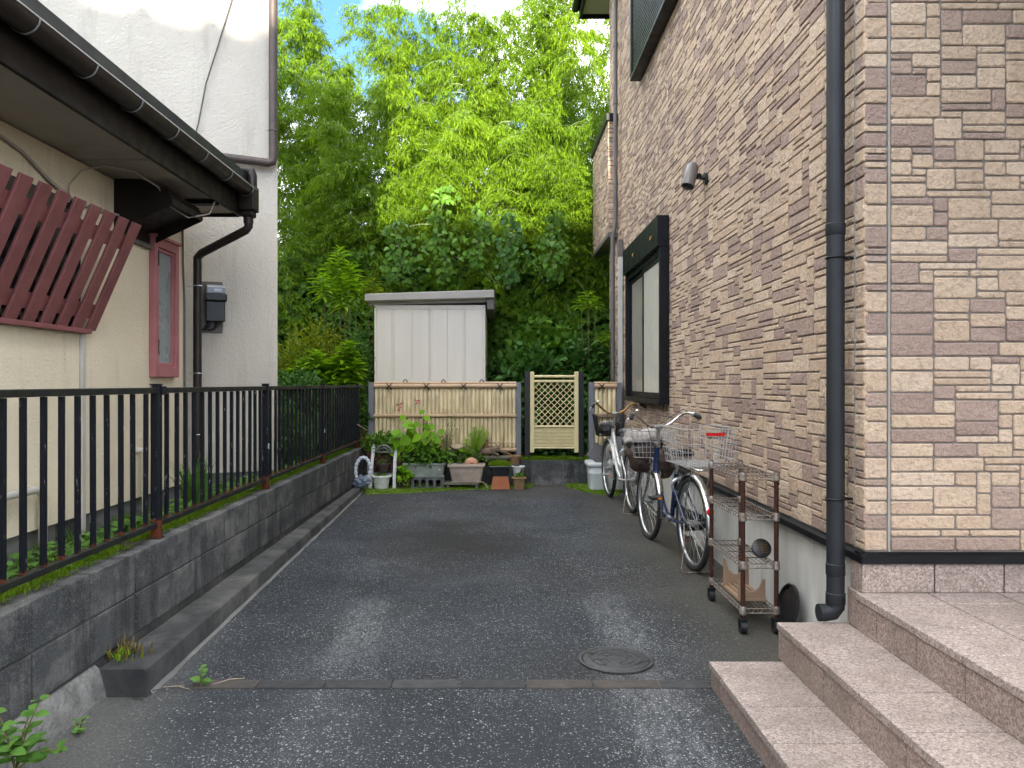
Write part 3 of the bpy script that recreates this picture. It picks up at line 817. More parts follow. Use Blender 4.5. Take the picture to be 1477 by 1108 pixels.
for dx in (-.03, .03):
    MB().tube([(dx, -.05, .10), (dx, -.05, .06), (dx - .02, -.045, .03), (dx - .06, -.04, .025), (dx - .09, -.04, .06)], .012, 8).build('cable', M['slate_pipe'], mt, True)

# ------------------------------------------------------------------ the stone-clad house on the right
rh = thing('stone_clad_house', 'two storey house clad in tan and mauve cast stone siding', 'house')
FZ = .620                                # bottom of the siding
TOPZ = 7.02
MB().box((RHX + .0075, RHY + .0075, FZ), (9.0, 11.1, TOPZ)).build('wall', M['mortar'], rh)
MB().box((RHX + .03, RHY + .10, -.1), (8.9, 11.05, FZ)).build('foundation', M['concrete'], rh)
mb = MB().prism([(RHX - .022, FZ - .035), (RHX - .022, FZ - .004), (RHX + .012, FZ + .012), (RHX + .05, FZ + .012), (RHX + .05, FZ - .035)], 'y', RHY - .020, 11.1)
mb.build('drip_flashing', M['aluminium_dark'], rh)
mb = MB().prism([(RHY - .022, FZ - .035), (RHY - .022, FZ - .004), (RHY + .01, FZ + .012), (RHY + .05, FZ + .012), (RHY + .05, FZ - .035)], 'x', RHX - .019, 8.5)
mb.build('drip_flashing', M['aluminium_dark'], rh)

U = .0312
def ashlar(cols, rows, rg):
    sky_ = [0] * cols; out = []
    while True:
        m = min(sky_)
        if m >= rows: break
        i = sky_.index(m); j = i
        while j < cols and sky_[j] == m: j += 1
        g = j - i; rem = rows - m
        h = min(rem, rg.choices((1, 2, 3), (.26, .50, .24))[0])
        if h == 3: w = rg.choice((4, 5, 6, 6, 7))
        elif h == 2: w = rg.choice((3, 5, 6, 7, 8, 9))
        else: w = rg.choice((4, 5, 6, 7, 8, 8))
        if w >= g or g - w < 2:
            w = g if g <= 9 else g // 2
        if w > 3 and rem > 3 and g == w and w <= 2: h = 2
        out.append((i, m, w, h))
        for q in range(i, i + w): sky_[q] = m + h
    return out

def brick_shape(w, h, j=.0036, d=.016, r=.006, c=.004):
    """stone face in local (u,v), depth along -n: rounded corners, sloping edge"""
    def ring(x0, y0, x1, y1, r):
        return [(x0 + r, y0), (x1 - r, y0), (x1, y0 + r), (x1, y1 - r), (x1 - r, y1), (x0 + r, y1), (x0, y1 - r), (x0, y0 + r)]
    o = ring(j, j, w - j, h - j, r); i_ = ring(j + c, j + c, w - j - c, h - j - c, r)
    jt = lambda q: (q[0] + rg.uniform(-.0014, .0014), q[1] + rg.uniform(-.0014, .0014))
    o = [jt(q) for q in o]; i_ = [jt(jt(q)) for q in i_]
    v = [(a, b, -d) for a, b in o] + [(a, b, -.0035) for a, b in o] + [(a, b, 0) for a, b in i_]
    f = [tuple(16 + k for k in range(8))]
    for k in range(8):
        l = (k + 1) % 8
        f += [(k, l, 8 + l, 8 + k), (8 + k, 8 + l, 16 + l, 16 + k)]
    return v, f

all_bricks = []                     # (pixel area, frame matrix, w, h, tone)
def clad(frame, wid, hei, rg, holes=()):
    cols, rows = int(round(wid / U)), int(round(hei / U))
    uu, vv = wid / cols, hei / rows
    for (i, j, w, h) in ashlar(cols, rows, rg):
        x0, y0, x1, y1 = i * uu, j * vv, (i + w) * uu, (j + h) * vv
        if any(x0 > a and x1 < b and y0 > c and y1 < d for a, b, c, d in holes): continue
        dark = rg.random() < .30
        tone = rg.uniform(.02, .24) if dark else rg.uniform(.36, 1.0)
        prd = rg.uniform(-.0015, .0025)
        P = [frame @ Vector((x, y, 0)) for x, y in ((x0, y0), (x1, y0), (x1, y1), (x0, y1))]
        pa = 0.0
        if all(p.y > .3 for p in P):
            S = [(722 + p.x / p.y * F, 553 - (p.z - EYE) / p.y * F) for p in P]
            S = [(min(1477, max(0, a)), min(1108, max(0, b))) for a, b in S]
            pa = abs(sum(S[k][0] * S[(k + 1) % 4][1] - S[(k + 1) % 4][0] * S[k][1] for k in range(4))) / 2
        all_bricks.append((pa, frame @ Matrix.Translation((x0, y0, prd)), w * uu, h * vv, tone, (w, h, round(uu * 1e4), round(vv * 1e4))))
rg = random.Random(5)
# front: from the corner joint to the right; side: from the corner joint to the back; corner pieces between
JF, JS = .105, .095                 # joints this far from the corner
fr_front = Matrix(((1, 0, 0, RHX + JF + .008), (0, 0, -1, RHY), (0, 1, 0, FZ + .014), (0, 0, 0, 1)))       # u=+x, v=+z, n=-y
fr_fc = Matrix(((1, 0, 0, RHX), (0, 0, -1, RHY), (0, 1, 0, FZ + .014), (0, 0, 0, 1)))
fr_side = Matrix(((0, 0, -1, RHX), (-1, 0, 0, 11.095), (0, 1, 0, FZ + .014), (0, 0, 0, 1)))            # u=-y, v=+z, n=-x
HGT = 6.38
clad(fr_front, 1.9, 2.9, rg)
clad(fr_fc, JF - .004, 2.9, rg)
WY0, WY1, WZ0, WZ1 = 7.15, 9.14, 1.18, 2.925        # lower window
clad(fr_side, 11.095 - RHY - JS - .006, HGT, rg, holes=((11.095 - WY1 + .05, 11.095 - WY0 - .05, WZ0 - FZ + .05, WZ1 - FZ - .05),))
fr_sc = Matrix(((0, 0, -1, RHX), (-1, 0, 0, RHY + JS), (0, 1, 0, FZ + .014), (0, 0, 0, 1)))
clad(fr_sc, JS, 2.9, rg)
# balcony box on the back corner, brick on its near and side faces
BX, BY0, BY1, BZ0, BZ1 = 1.44, 10.3, 12.0, 3.37, 4.87
MB().box((BX + .012, BY0 + .012, BZ0), (5.0, BY1, BZ1)).build('balcony_box', M['mortar'], rh)
clad(Matrix(((0, 0, -1, BX), (-1, 0, 0, BY1), (0, 1, 0, BZ0 + .006), (0, 0, 0, 1))), BY1 - BY0, BZ1 - BZ0 - .01, rg)
clad(Matrix(((1, 0, 0, BX), (0, 0, -1, BY0), (0, 1, 0, BZ0 + .006), (0, 0, 0, 1))), RHX - BX - .003, BZ1 - BZ0 - .01, rg)
MB().box((BX - .03, BY0 - .03, BZ1), (RHX - .002, BY1 + .03, BZ1 + .10)).build('balcony_cap', M['black_metal'], rh, bevel=.006)
MB().box((BX - .004, BY0 - .004, BZ0 - .05), (RHX - .002, BY1 + .004, BZ0)).build('balcony_base', M['slate_pipe_far'], rh)

all_bricks.sort(key=lambda b: -b[0])
cache = {}
for pa, fm, w, h, tone, key in all_bricks[:300]:
    me = cache.get(key)
    if me is None:
        v, f = brick_shape(w, h)
        me = bpy.data.meshes.new('stone'); me.from_pydata(v, [], f); me.update(); me.materials.append(M['brick']); cache[key] = me
    o = link('brick', me, None, rh, M=fm)
    o['tone'] = float(tone)
V, Fc, tones = [], [], []
for pa, fm, w, h, tone, key in all_bricks[300:]:
    v, f = brick_shape(w, h, r=.004)
    n = len(V)
    V += [tuple(fm @ Vector(q)) for q in v]; Fc += [tuple(n + k for k in q) for q in f]; tones += [tone] * len(f)
me = bpy.data.meshes.new('stone_courses'); me.from_pydata(V, [], Fc)
at = me.attributes.new('tone', 'FLOAT', 'FACE'); at.data.foreach_set('value', np.array(tones, 'f')); me.update()
stuff(link('brick_courses', me, M['brick'], rh))
MB().box((RHX + JF - .002, RHY + .0015, FZ + .014), (RHX + JF + .007, RHY + .014, 3.55)).build('sealant_joint', M['sealant'], rh)
MB().box((RHX + .0015, RHY + JS + .001, FZ + .014), (RHX + .014, RHY + JS + .006, TOPZ)).build('sealant_joint', M['sealant'], rh)

# downpipe at the near corner
PX, PY = 1.495, 3.435
pipe = MB().tube([(PX, PY, 6.5), (PX, PY, .40), (PX, PY - .003, .365), (PX - .015, PY, .342), (PX - .05, PY + .003, .336), (PX - .075, PY + .003, .336)], .0385, 20).build('downpipe', M['slate_pipe'], rh, True)
for z, r in ((2.02, .0425), (.505, .0415), (.375, .042)):
    MB().lathe([(r - .002, 0), (r, .003), (r, .05), (r - .003, .053)], 20, (PX, PY, z)).build('pipe_socket', M['slate_pipe'], pipe, True)
for z in (.845, 1.92, 3.2):
    mb = MB().tube([(PX + .041 * math.cos(a), PY + .041 * math.sin(a), z) for a in np.linspace(0, 2 * math.pi, 21)[:-1]], .0045, 6, True)
    mb.bar((PX + .03, PY, z), (RHX + .01, PY, z), .010)
    mb.box((PX + .045, PY - .014, z - .006), (PX + .062, PY + .014, z + .006))
    mb.build('pipe_clip', M['black_metal'], pipe)
# downpipe at the far corner, with pale cover beside it
mb = MB().tube([(1.30, 9.95, 6.98), (1.34, 9.97, 6.86), (1.49, 10.05, 6.66), (1.50, 10.05, 6.55), (1.50, 10.05, 3.47), (1.485, 10.05, 3.36), (1.465, 10.05, 3.27), (1.465, 10.05, .7)], .028, 12)
fp = mb.build('downpipe', M['slate_pipe_far'], rh, True)
for z in (5.0, 5.75, 4.2):
    MB().lathe([(.03, 0), (.034, .004), (.034, .06), (.03, .064)], 14, (1.50, 10.05, z)).build('pipe_socket', M['slate_pipe_far'], fp, True)
MB().box((1.505, 9.83, .62), (1.563, 9.89, 2.98)).build('pipe_cover', M['pale_cover'], rh, bevel=.006)
MB().box((1.50, 9.825, 2.98), (1.563, 9.895, 3.2)).build('cover_cap', M['slate_pipe_far'], rh, bevel=.006)

# lower window with roller-shutter box
wr_ = bpy.data.objects.new('shutter_window', None); col.objects.link(wr_); wr_.parent = rh
XO = 1.45
MB().box((XO + .002, WY0 + .001, WZ1 - .29), (RHX - .002, WY1 - .001, WZ1)).build('shutter_box', M['aluminium_dark'], wr_, bevel=.006)
MB().box((XO + .03, WY0, WZ0 + .03), (RHX - .001, WY0 + .055, WZ1 - .292)).build('jamb', M['aluminium_dark'], wr_, bevel=.003)
MB().box((XO + .03, WY1 - .055, WZ0 + .03), (RHX - .001, WY1, WZ1 - .292)).build('jamb', M['aluminium_dark'], wr_, bevel=.003)
MB().box((XO + .015, WY0 + .0, WZ0 - .02), (RHX - .001, WY1, WZ0 + .029)).build('sill', M['aluminium_dark'], wr_, bevel=.004)
MB().box((XO + .05, WY0 + .056, WZ1 - .35), (RHX - .001, WY1 - .056, WZ1 - .293)).build('head', M['aluminium_dark'], wr_)
ym = (WY0 + WY1) / 2
for (a, b, xx, cm) in ((WY0 + .06, ym + .03, XO + .055, 'curtain'), (ym - .03, WY1 - .06, XO + .085, 'curtain_dim')):
    mb = MB()
    z0, z1 = WZ0 + .035, WZ1 - .355
    for q in (((xx, a, z0), (xx + .025, a + .04, z1)), ((xx, b - .04, z0), (xx + .025, b, z1)), ((xx, a + .04, z0), (xx + .025, b - .04, z0 + .055)), ((xx, a + .04, z1 - .045), (xx + .025, b - .04, z1))):
        mb.box(*q)
    sash = mb.build('sash', M['aluminium_dark'], wr_, bevel=.002)
    MB().box((xx + .010, a + .038, z0 + .05), (xx + .016, b - .038, z1 - .04)).build('pane', M[cm], sash)
MB().box((XO + .05, ym - .02, 1.98), (XO + .056, ym + .012, 2.06)).build('latch', M['black_metal'], wr_)
for yy in (7.35, 8.35):
    MB().tube([(XO - .004, yy, WZ1 - .15), (XO - .012, yy + .02, WZ1 - .19), (XO - .014, yy + .05, WZ1 - .19), (XO - .004, yy + .07, WZ1 - .15)], .006, 6).build('shutter_hook', M['gold_metal'], wr_, True)
# upper shutter
us = bpy.data.objects.new('upper_shutter', None); col.objects.link(us); us.parent = rh
Y0, Y1, Z0, Z1 = 6.68, 8.62, 4.74, 6.5
for q in (((XO, Y0, Z0), (RHX - .001, Y1, Z0 + .05)), ((XO, Y0, Z0 + .051), (RHX - .001, Y0 + .06, Z1)), ((XO, Y1 - .06, Z0 + .051), (RHX - .001, Y1, Z1))):
    MB().box(*q).build('frame', M['aluminium_dark'], us, bevel=.004)
zz = Z0 + .052
sl = MB().prism([(XO + .03, 0), (XO + .018, .012), (XO + .018, .03), (XO + .03, .043), (XO + .05, .043), (XO + .05, 0)], 'y', Y0 + .061, Y1 - .061).mesh('shutter_slat'); sl.materials.append(M['slate_pipe'])
while zz < Z1 - .05:
    o = link('slat', sl, None, us); o.location = (0, 0, zz); zz += .0445
# eaves and roof
MB().box((1.25, 2.6, TOPZ - .02), (9.3, 11.75, TOPZ + .02)).build('soffit', M['soffit'], rh)
MB().box((1.205, 2.55, TOPZ - .06), (1.248, 11.8, TOPZ + .18)).build('fascia', M['black_metal'], rh)
MB().box((1.205, 11.801, TOPZ - .06), (9.3, 11.84, TOPZ + .18)).build('fascia', M['black_metal'], rh)
MB().tube([(1.15, 2.55, TOPZ + .08), (1.15, 11.8, TOPZ + .08)], .06, 12).build('gutter', M['black_metal'], rh, True)
mb = MB()
a, b, c, d = (1.15, 2.5, TOPZ + .18), (9.4, 2.5, TOPZ + .18), (9.4, 11.9, TOPZ + .18), (1.15, 11.9, TOPZ + .18)
e, f = (5.25, 6.2, TOPZ + 1.9), (5.25, 9.1, TOPZ + 1.9)
mb.poly([a, b, e]); mb.poly([b, c, f, e]); mb.poly([c, d, f]); mb.poly([d, a, e, f]); mb.poly([d, c, b, a])
mb.build('roof', M['roof_dark'], rh)
# porch roof over the landing, out of the picture above
MB().box((2.0, .4, 3.55), (8.5, RHY + .0, 3.72)).build('porch_roof', M['soffit'], rh)
MB().box((5.5, .5, .3), (5.7, .7, 3.54)).build('porch_post', M['stucco_grey'], rh)

# wall spotlight
sp = thing('wall_spotlight', 'dark grey cylinder spotlight on the stone wall above the bicycles', 'spotlight', (RHX, 5.85, EYE + 1.555))
MB().tube([(0.0, 0, 0), (-.022, 0, 0)], .045, 20).build('wall_plate', M['slate_pipe'], sp, True)
MB().tube([(-.02, 0, 0), (-.06, 0, .012), (-.075, 0, .02)], .013, 10).build('arm', M['slate_pipe'], sp, True)
MB().tube([(-.065, 0, .0), (-.065, 0, .035)], .022, 10).build('joint', M['black_metal'], sp, True)
hd = [Vector((-.112, -.03, .085)), Vector((-.118, -.035, .08)), Vector((-.165, -.07, -.075)), Vector((-.166, -.071, -.078))]
body = MB().tube(hd, [.040, .046, .050, .047], 22).build('lamp_head', M['slate_pipe_far'], sp, True)
dd = (hd[3] - hd[0]).normalized()
MB().tube([hd[3] - dd * .002, hd[3] + dd * .001], .042, 20).build('lens', M['glass_dark'], body, True)

# ------------------------------------------------------------------ granite steps
st = thing('entrance_steps', 'pink granite entrance steps and landing beside the stone house', 'steps')
S = ((.925, 1.236, .137, 3.385), (1.236, 1.54, .297, 3.425), (1.54, 3.6, .457, RHY))
# cores
MB().box((.929, .2, -.1), (1.55, 3.378, .137 - .003)).build('core', M['grout'], st)
MB().box((1.240, .2, .1), (1.56, 3.418, .297 - .003)).build('core', M['grout'], st)
MB().box((1.544, .2, .2), (3.6, 3.312, .457 - .003)).build('core', M['grout'], st)
tile_cache = {}
def tile(name, a, b, parent=st):
    dims = tuple(round(q - p, 4) for p, q in zip(a, b))
    key = dims + (name == 'tread_tile',)
    me = tile_cache.get(key)
    if me is None:
        me = MB().box((0, 0, 0), dims).mesh('granite_tile'); me.materials.append(M['granite'] if name == 'tread_tile' else M['granite_riser']); tile_cache[key] = me
    o = link(name, me, None, parent, bevel=.003, seg=2); o.location = a; return o
J = .006
for (xa, xb, zt, yb), zlow, joints in ((S[0], -.06, (3.213,)), (S[1], .107, (3.245,)), (S[2], .267, (3.15,))):
    ys = [yb] + [joints[0] - .30 * k for k in range(0, 9)]
    for y1, y0 in zip(ys[:-1], ys[1:]):
        if xb < 2:
            tile('tread_tile', (xa - .008, y0 + J, zt - .03), (xb + .004, y1, zt))
            tile('riser_tile', (xa, y0 + J, zlow + (.03 if zlow > 0 else 0)), (xa + .02, y1, zt - .0315))
        else:
            tile('riser_tile', (xa, y0 + J, zlow + .03), (xa + .02, y1, zt - .0315))
            xx = xa - .008
            for w in (.308, .30, .30, .30, .30):
                tile('tread_tile', (xx, y0 + J, zt - .03), (xx + w - J, y1, zt)); xx += w
# back ends of the steps
for (xa, xb, zt, yb), zlow in zip(S[:2], (-.06, .107)):
    tile('riser_tile', (xa + .021, yb - .022, zlow + .03), (xb, yb - .004, zt - .0315))
# plinth of the house front and the short return
xx = RHX - .012
for w in (.315, .30, .30, .30, .30):
    tile('plinth_tile', (xx, RHY - .006, .458), (xx + w - J, RHY + .014, FZ - .036)); xx += w
tile('plinth_tile', (RHX - .012, RHY + .016, .298), (RHX + .012, RHY + .11, FZ - .036))
tile('plinth_tile', (RHX - .027, RHY + .0035, .298), (RHX - .0125, RHY + .105, .455))

# ================================================================== THINGS AT THE BACK
PXM = F / BACKY        # pixels per metre at the bamboo fence
def bxp(px): return (px - 722) / PXM
def bzp(py): return EYE - (py - 553) / PXM
def bxa(px, Y): return (px - 722) / F * Y

# ------------------------------------------------------------------ steel shed
SY = 10.4
k = F / SY
sx0, sx1 = (540 - 722) / k, (700 - 722) / k
shed = thing('storage_shed', 'cream sheet steel storage shed with grey flat roof behind the bamboo fence', 'shed', (0, SY, YARD))
top = EYE + (553 - 440) / k - YARD
MB().box((sx0 + .015, .012, .02), (sx1 - .015, 1.6, top)).build('body', M['steel'], shed)
for x in (sx0, sx1 - .03):
    MB().box((x, -.004, .0), (x + .03, 1.61, top)).build('corner_post', M['steel'], shed, bevel=.004)
MB().box((sx0 + .031, -.006, top - .055), (sx1 - .031, .011, top - .002)).build('head_rail', M['steel'], shed, bevel=.002)
for x in (sx0 + .012, sx1 - .018):
    MB().tube([(x, -.009, top - .03), (x, .0, top - .03)], .007, 8).build('bolt', M['iron'], shed)
n = 3
pw = (sx1 - sx0 - .062) / 6
for i in range(6):
    a = sx0 + .031 + i * pw
    MB().box((a + .0025, .0, .05), (a + pw - .0025, .0115, top - .057)).build('wall_panel', M['steel'], shed, bevel=.002, seg=1)
for i in (1, 3, 5):
    a = sx0 + .031 + i * pw - (.02 if i != 3 else 0)
    for q in (-.028, -.012, .004, .020):
        MB().box((a + q, -.011, .051), (a + q + .009, -.0005, top - .058)).build('pressed_rib', M['steel'], shed)
rx0, rx1 = (529 - 722) / k, (713 - 722) / k
rt = EYE - YARD + (553 - 420) / k
mb = MB()
zl, zr = rt - .055, rt + .0
mb.prism([(rx0, zl - .095), (rx0, zl - .012), (rx0 + .014, zl), (rx1 - .014, zr), (rx1, zr - .012), (rx1, zr - .105)], 'y', -.16, 1.8)
roof = mb.build('roof', M['steel_roof'], shed, bevel=.010, seg=3)
MB().box((rx1 - .10, -.10, rt - .255), (rx1 - .004, 1.75, rt - .106)).build('rain_trim', M['slate_pipe_far'], roof, bevel=.005)
MB().prism([(rx0 + .03, zl - .135), (rx0 + .03, zl - .097), (rx1 - .10, zr - .107), (rx1 - .10, zr - .15)], 'y', -.02, 1.65).build('eaves_board', M['steel_roof'], roof)

# ------------------------------------------------------------------ bamboo fences
def bamboo_pole(h, r, rs):
    mb = MB(); z = 0; pts = [(0, 0, 0)]; rad = [r]
    zz = rs.uniform(.04, .30)
    while zz < h - .02:
        for dz, q in ((-.012, 1.0), (-.003, 1.09), (.002, 1.03), (.006, 1.10), (.016, 1.0)):
            pts.append((0, 0, zz + dz)); rad.append(r * q)
        zz += rs.uniform(.22, .34)
    pts.append((0, 0, h)); rad.append(r)
    return mb.tube(pts, rad, 10).mesh('bamboo_pole')
def rope_knot(parent, x, z, y, s=.035):
    mb = MB()
    for a, b in ((-1, 1), (1, -1)):
        mb.tube([(x - s * a, y + .028, z - s * 1.0), (x - s * .5 * a, y - .008, z - s * .5), (x, y - .018, z), (x + s * .5 * a, y - .008, z + s * .5), (x + s * a, y + .028, z + s)], .006, 6)
    mb.tube([(x, y - .02, z), (x + .02, y - .03, z - .02), (x + .035, y - .03, z - .045)], .005, 5)
    mb.tube([(x, y - .02, z), (x - .02, y - .03, z - .015), (x - .03, y - .028, z - .04)], .005, 5)
    mb.build('rope_knot', M['rope'], parent, True)
def rope_loop(parent, x, z, y):
    MB().tube([(x - .03, y, z - .01), (x - .022, y - .015, z + .008), (x - .008, y - .015, z + .024), (x + .008, y - .01, z + .022), (x + .018, y - .012, z + .006), (x + .032, y, z - .008)], .006, 6).build('rope_loop', M['rope'], parent, True)

def bamboo_fence(name, label, x0, x1, xp0, xp1, rs, n):
    t = thing(name, label, 'fence', (0, BACKY, 0), 0, 'bamboo screen fences')
    zb, zt = gz(9.4), EYE + .005
    for a, b in (xp0, xp1):
        MB().box((a, -.035, zb - .05), (b, .035, EYE + .012)).build('post', M['grey_post'], t, bevel=.005)
    r = (x1 - x0) / n / 2
    vs = [bamboo_pole(.84, r * .97, rs) for _ in range(5)]
    for v in vs: v.materials.append(M['bamboo_cream']); v.shade_smooth()
    for i in range(n):
        o = link('bamboo_pole', rs.choice(vs), None, t); o.location = (x0 + r * (2 * i + 1), .005 + rs.uniform(-.003, .003), zt - .875); o.rotation_euler[2] = rs.uniform(0, 6)
    for z in (zt - .040, zt - .415, zt - .845):
        rr = .025 if z > zt - .1 else .022
        MB().tube([(x0, -.032, z), ((x0 + x1) / 2 - .3 * (x1 - x0), -.032, z), (x1, -.032, z)], rr, 12).build('bamboo_rail', M['bamboo_rail'], t, True)
    MB().tube([(x0, .0, zt - .003), (x1, .0, zt - .003)], .020, 10).build('cap_rail', M['bamboo_rail'], t, True)
    return t
rs = random.Random(3)
bf = bamboo_fence('bamboo_fence', 'wide cream bamboo screen behind the potted plants', bxp(540), bxp(744.5), (bxp(532), bxp(540)), (bxp(744.5), bxp(751.5)), rs, 35)
for px in (562, 615.5, 669, 721):
    rope_knot(bf, bxp(px), EYE - .036, -.055)
for px in (585, 640, 695): rope_loop(bf, bxp(px), EYE + .022, -.01)
bf2 = bamboo_fence('bamboo_fence', 'narrow cream bamboo screen between gate and stone house', bxp(857), bxp(889), (bxp(849), bxp(857)), (bxp(889), bxp(896.5)), rs, 5)
rope_knot(bf2, bxp(867), EYE - .036, -.055); rope_loop(bf2, bxp(881), EYE + .022, -.01)

# ------------------------------------------------------------------ gate
gt = thing('garden_gate', 'cream lattice garden gate between two black posts', 'gate', (0, BACKY + .10, 0))
gy = 0
for a, b in ((757, 764.5), (836, 843)):
    MB().box((bxp(a), -.035, YARD - .02), (bxp(b), .035, bzp(536))).build('post', M['black_post'], gt, bevel=.004)
ga, gb = bxp(764.8), bxp(835.6)
sw = .055
for a in (ga, gb - sw):
    MB().box((a, -.022, bzp(654)), (a + sw, .022, bzp(536))).build('stile', M['gate_cream'], gt, bevel=.008)
xa, xb = ga + sw, gb - sw
for py, r in ((543, .017), (550, .017), (616, .015), (647, .015)):
    MB().tube([(xa - .005, -.005, bzp(py)), (xb + .005, -.005, bzp(py))], r, 10).build('rail', M['gate_cream'], gt, True)
for i in range(13):
    z = bzp(619.5 + i * 2.05)
    MB().tube([(xa - .004, .0, z), (xb + .004, .0, z)], .0075, 8).build('slat', M['gate_cream'], gt, True)
zl0, zl1 = bzp(614.5), bzp(551.5)
hh, ww = zl1 - zl0, xb - xa
stp = .079
q = -hh
while q < ww:
    for s in (1, -1):
        t0, t1 = max(0, -q), min(hh, ww - q)
        if t1 - t0 < .02: continue
        f_ = (lambda t: xa + q + t) if s == 1 else (lambda t: xb - q - t)
        MB().tube([(f_(t0), -.006 * s, zl0 + t0), (f_(t1), -.006 * s, zl0 + t1)], .0058, 6).build('lattice_bar', M['gate_cream'], gt, True)
    q += stp

# ------------------------------------------------------------------ pots and planters along the bamboo fence
def G(px, py):
    """spot on the ground seen at column px, row py"""
    Y = EYE / ((py - 553) / F + .008)
    return Vector(((px - 722) / F * Y, Y, gz(Y)))
def planter_box(name, m, w, d, h, taper, rim, parent=None, feet=False):
    """rectangular tapered trough with a rim and a hollow top"""
    def ring(ww, dd, z, r=.015):
        x, y = ww / 2, dd / 2
        return [(x - r, -y, z), (x, -y + r, z), (x, y - r, z), (x - r, y, z), (-x + r, y, z), (-x, y - r, z), (-x, -y + r, z), (-x + r, -y, z)]
    rings = [ring(w - taper, d - taper, 0), ring(w - .01, d - .01, h - rim), ring(w + .02, d + .02, h - rim + .002), ring(w + .024, d + .024, h - .006), ring(w + .012, d + .012, h), ring(w - .025, d - .025, h), ring(w - .04, d - .04, h - .04)]
    mb = MB()
    for rr in rings: mb.v += rr
    for i in range(len(rings) - 1):
        for k in range(8):
            l = (k + 1) % 8
            mb.f.append((i * 8 + k, i * 8 + l, i * 8 + 8 + l, i * 8 + 8 + k))
    mb.f.append(tuple(range(7, -1, -1))); mb.f.append(tuple((len(rings) - 1) * 8 + k for k in range(8)))
    o = mb.build(name, m, parent, False)
    return o
def soil_fill(parent, w, d, z):
    mb = MB()
    n = 6
    for j in range(n + 1):
        for i in range(n + 1):
            x, y = (i / n - .5) * w, (j / n - .5) * d
            e = 1 - max(abs(i / n - .5), abs(j / n - .5)) * 2
            mb.v.append((x, y, z + .015 * min(1, e * 3) + .008 * mnoise.noise((x * 30, y * 30, z))))
    for j in range(n):
        for i in range(n):
            a = j * (n + 1) + i; mb.f.append((a, a + 1, a + n + 2, a + n + 1))
    return mb.build('soil', M['soil'], parent)
def round_pot(parent, m, r0, r1, h, rim=.02, seg=24, name='pot_body'):
    return MB().lathe([(r0, 0), (r1, h - rim), (r1 + .010, h - rim + .002), (r1 + .012, h - .004), (r1 + .004, h), (r1 - .010, h), (r1 - .014, h - .03), (.002, h - .035)], seg).build(name, m, parent, True, angle=50)

# white arched plant stand
p0 = G(567, 707)
sY = p0.y; kk = F / sY
stand = thing('plant_stand', 'white arched two tier plant stand at the foot of the block wall', 'plant stand', (bxa(551, sY), sY, gz(sY)))
H1 = (705 - 641) / kk
wst = (568 - 533.5) / kk / 2
for sgn in (-1, 1):
    mb = MB()
    prev = []
    for t in np.linspace(0, 1, 9):
        yy = .02 + .20 * t ** 2.4; z = H1 * t
        x = sgn * (wst - .018 * t * (1 if sgn < 0 else .0))
        prev.append((x, yy, z))
    for a, b in zip(prev[:-1], prev[1:]):
        mb.bar(a, b, .036, .016, up=(0, 1, 0))
    mb.build('side_frame', M['white_paint'], stand)
    MB().box((sgn * wst - .010, .17, .0), (sgn * wst + .010, .19, H1 * .95)).build('back_leg', M['white_paint'], stand)
for z in (.17, .44):
    MB().box((-wst + .012, .035 if z < .3 else .12, z), (wst - .012, .24, z + .014)).build('shelf', M['grey_shelf'], stand, bevel=.003)
mb = MB()
mb.tube([(-.09 * math.cos(a), .12, .455 + .075 * math.sin(a)) for a in np.linspace(0, math.pi, 11)], .010, 6)
mb.tube([(-.055 * math.cos(a), .12, .455 + .042 * math.sin(a)) for a in np.linspace(0, math.pi, 9)], .006, 6)
for a in np.linspace(.5, 2.64, 5): mb.tube([(-.055 * math.cos(a), .12, .455 + .042 * math.sin(a)), (-.088 * math.cos(a), .12, .455 + .073 * math.sin(a))], .005, 5)
mb.build('arched_crest', M['grey_shelf'], stand, True)
bp = thing('brown_flower_pot', 'small dark brown pot on the shelf of the white plant stand', 'flower pot', (bxa(553, sY + .13), sY + .13, gz(sY) + .185))
round_pot(bp, M['pot_brown'], .055, .082, .125); soil_fill(bp, .10, .10, .10)
dp_ = thing('polka_dot_pot', 'white pot with dark polka dots standing in the plant stand', 'flower pot', (bxa(550, sY + .03), sY + .03, gz(sY) + .01))
pb = round_pot(dp_, M['pot_white'], .082, .105, .165, rim=.025); soil_fill(dp_, .14, .14, .13)
for row, z in enumerate((.03, .065, .10, .135)):
    rr = .082 + (.105 - .082) * z / .14
    for i in range(11):
        a = (i + .5 * (row % 2)) * 2 * math.pi / 11
        d_ = Vector((math.cos(a), math.sin(a), 0)); c = d_ * (rr + .0005)
        MB().tube([c - d_ * .003, c + d_ * .002], .013, 8).build('dot', M['pot_brown'], pb)
for i in range(8):
    a = i * 2 * math.pi / 8
    MB().tube([(.112 * math.cos(a), .112 * math.sin(a), .150), (.114 * math.cos(a), .114 * math.sin(a), .172)], [.016, .006], 7).build('scallop', M['pot_white'], pb, True)

# dark red trough behind the stand, on legs
rp = thing('red_trough', 'dark red plastic trough with leafy plant behind the white plant stand', 'planter', (bxa(560, BACKY - .15), BACKY - .15, bzp(676)))
planter_box('trough_body', M['terracotta_red'], .50, .22, .235, .06, .03, rp); soil_fill(rp, .44, .16, .20)
MB().box((-.22, -.08, -.21), (.22, .09, -.002)).build('upturned_crate', M['pot_black'], rp, bevel=.008)

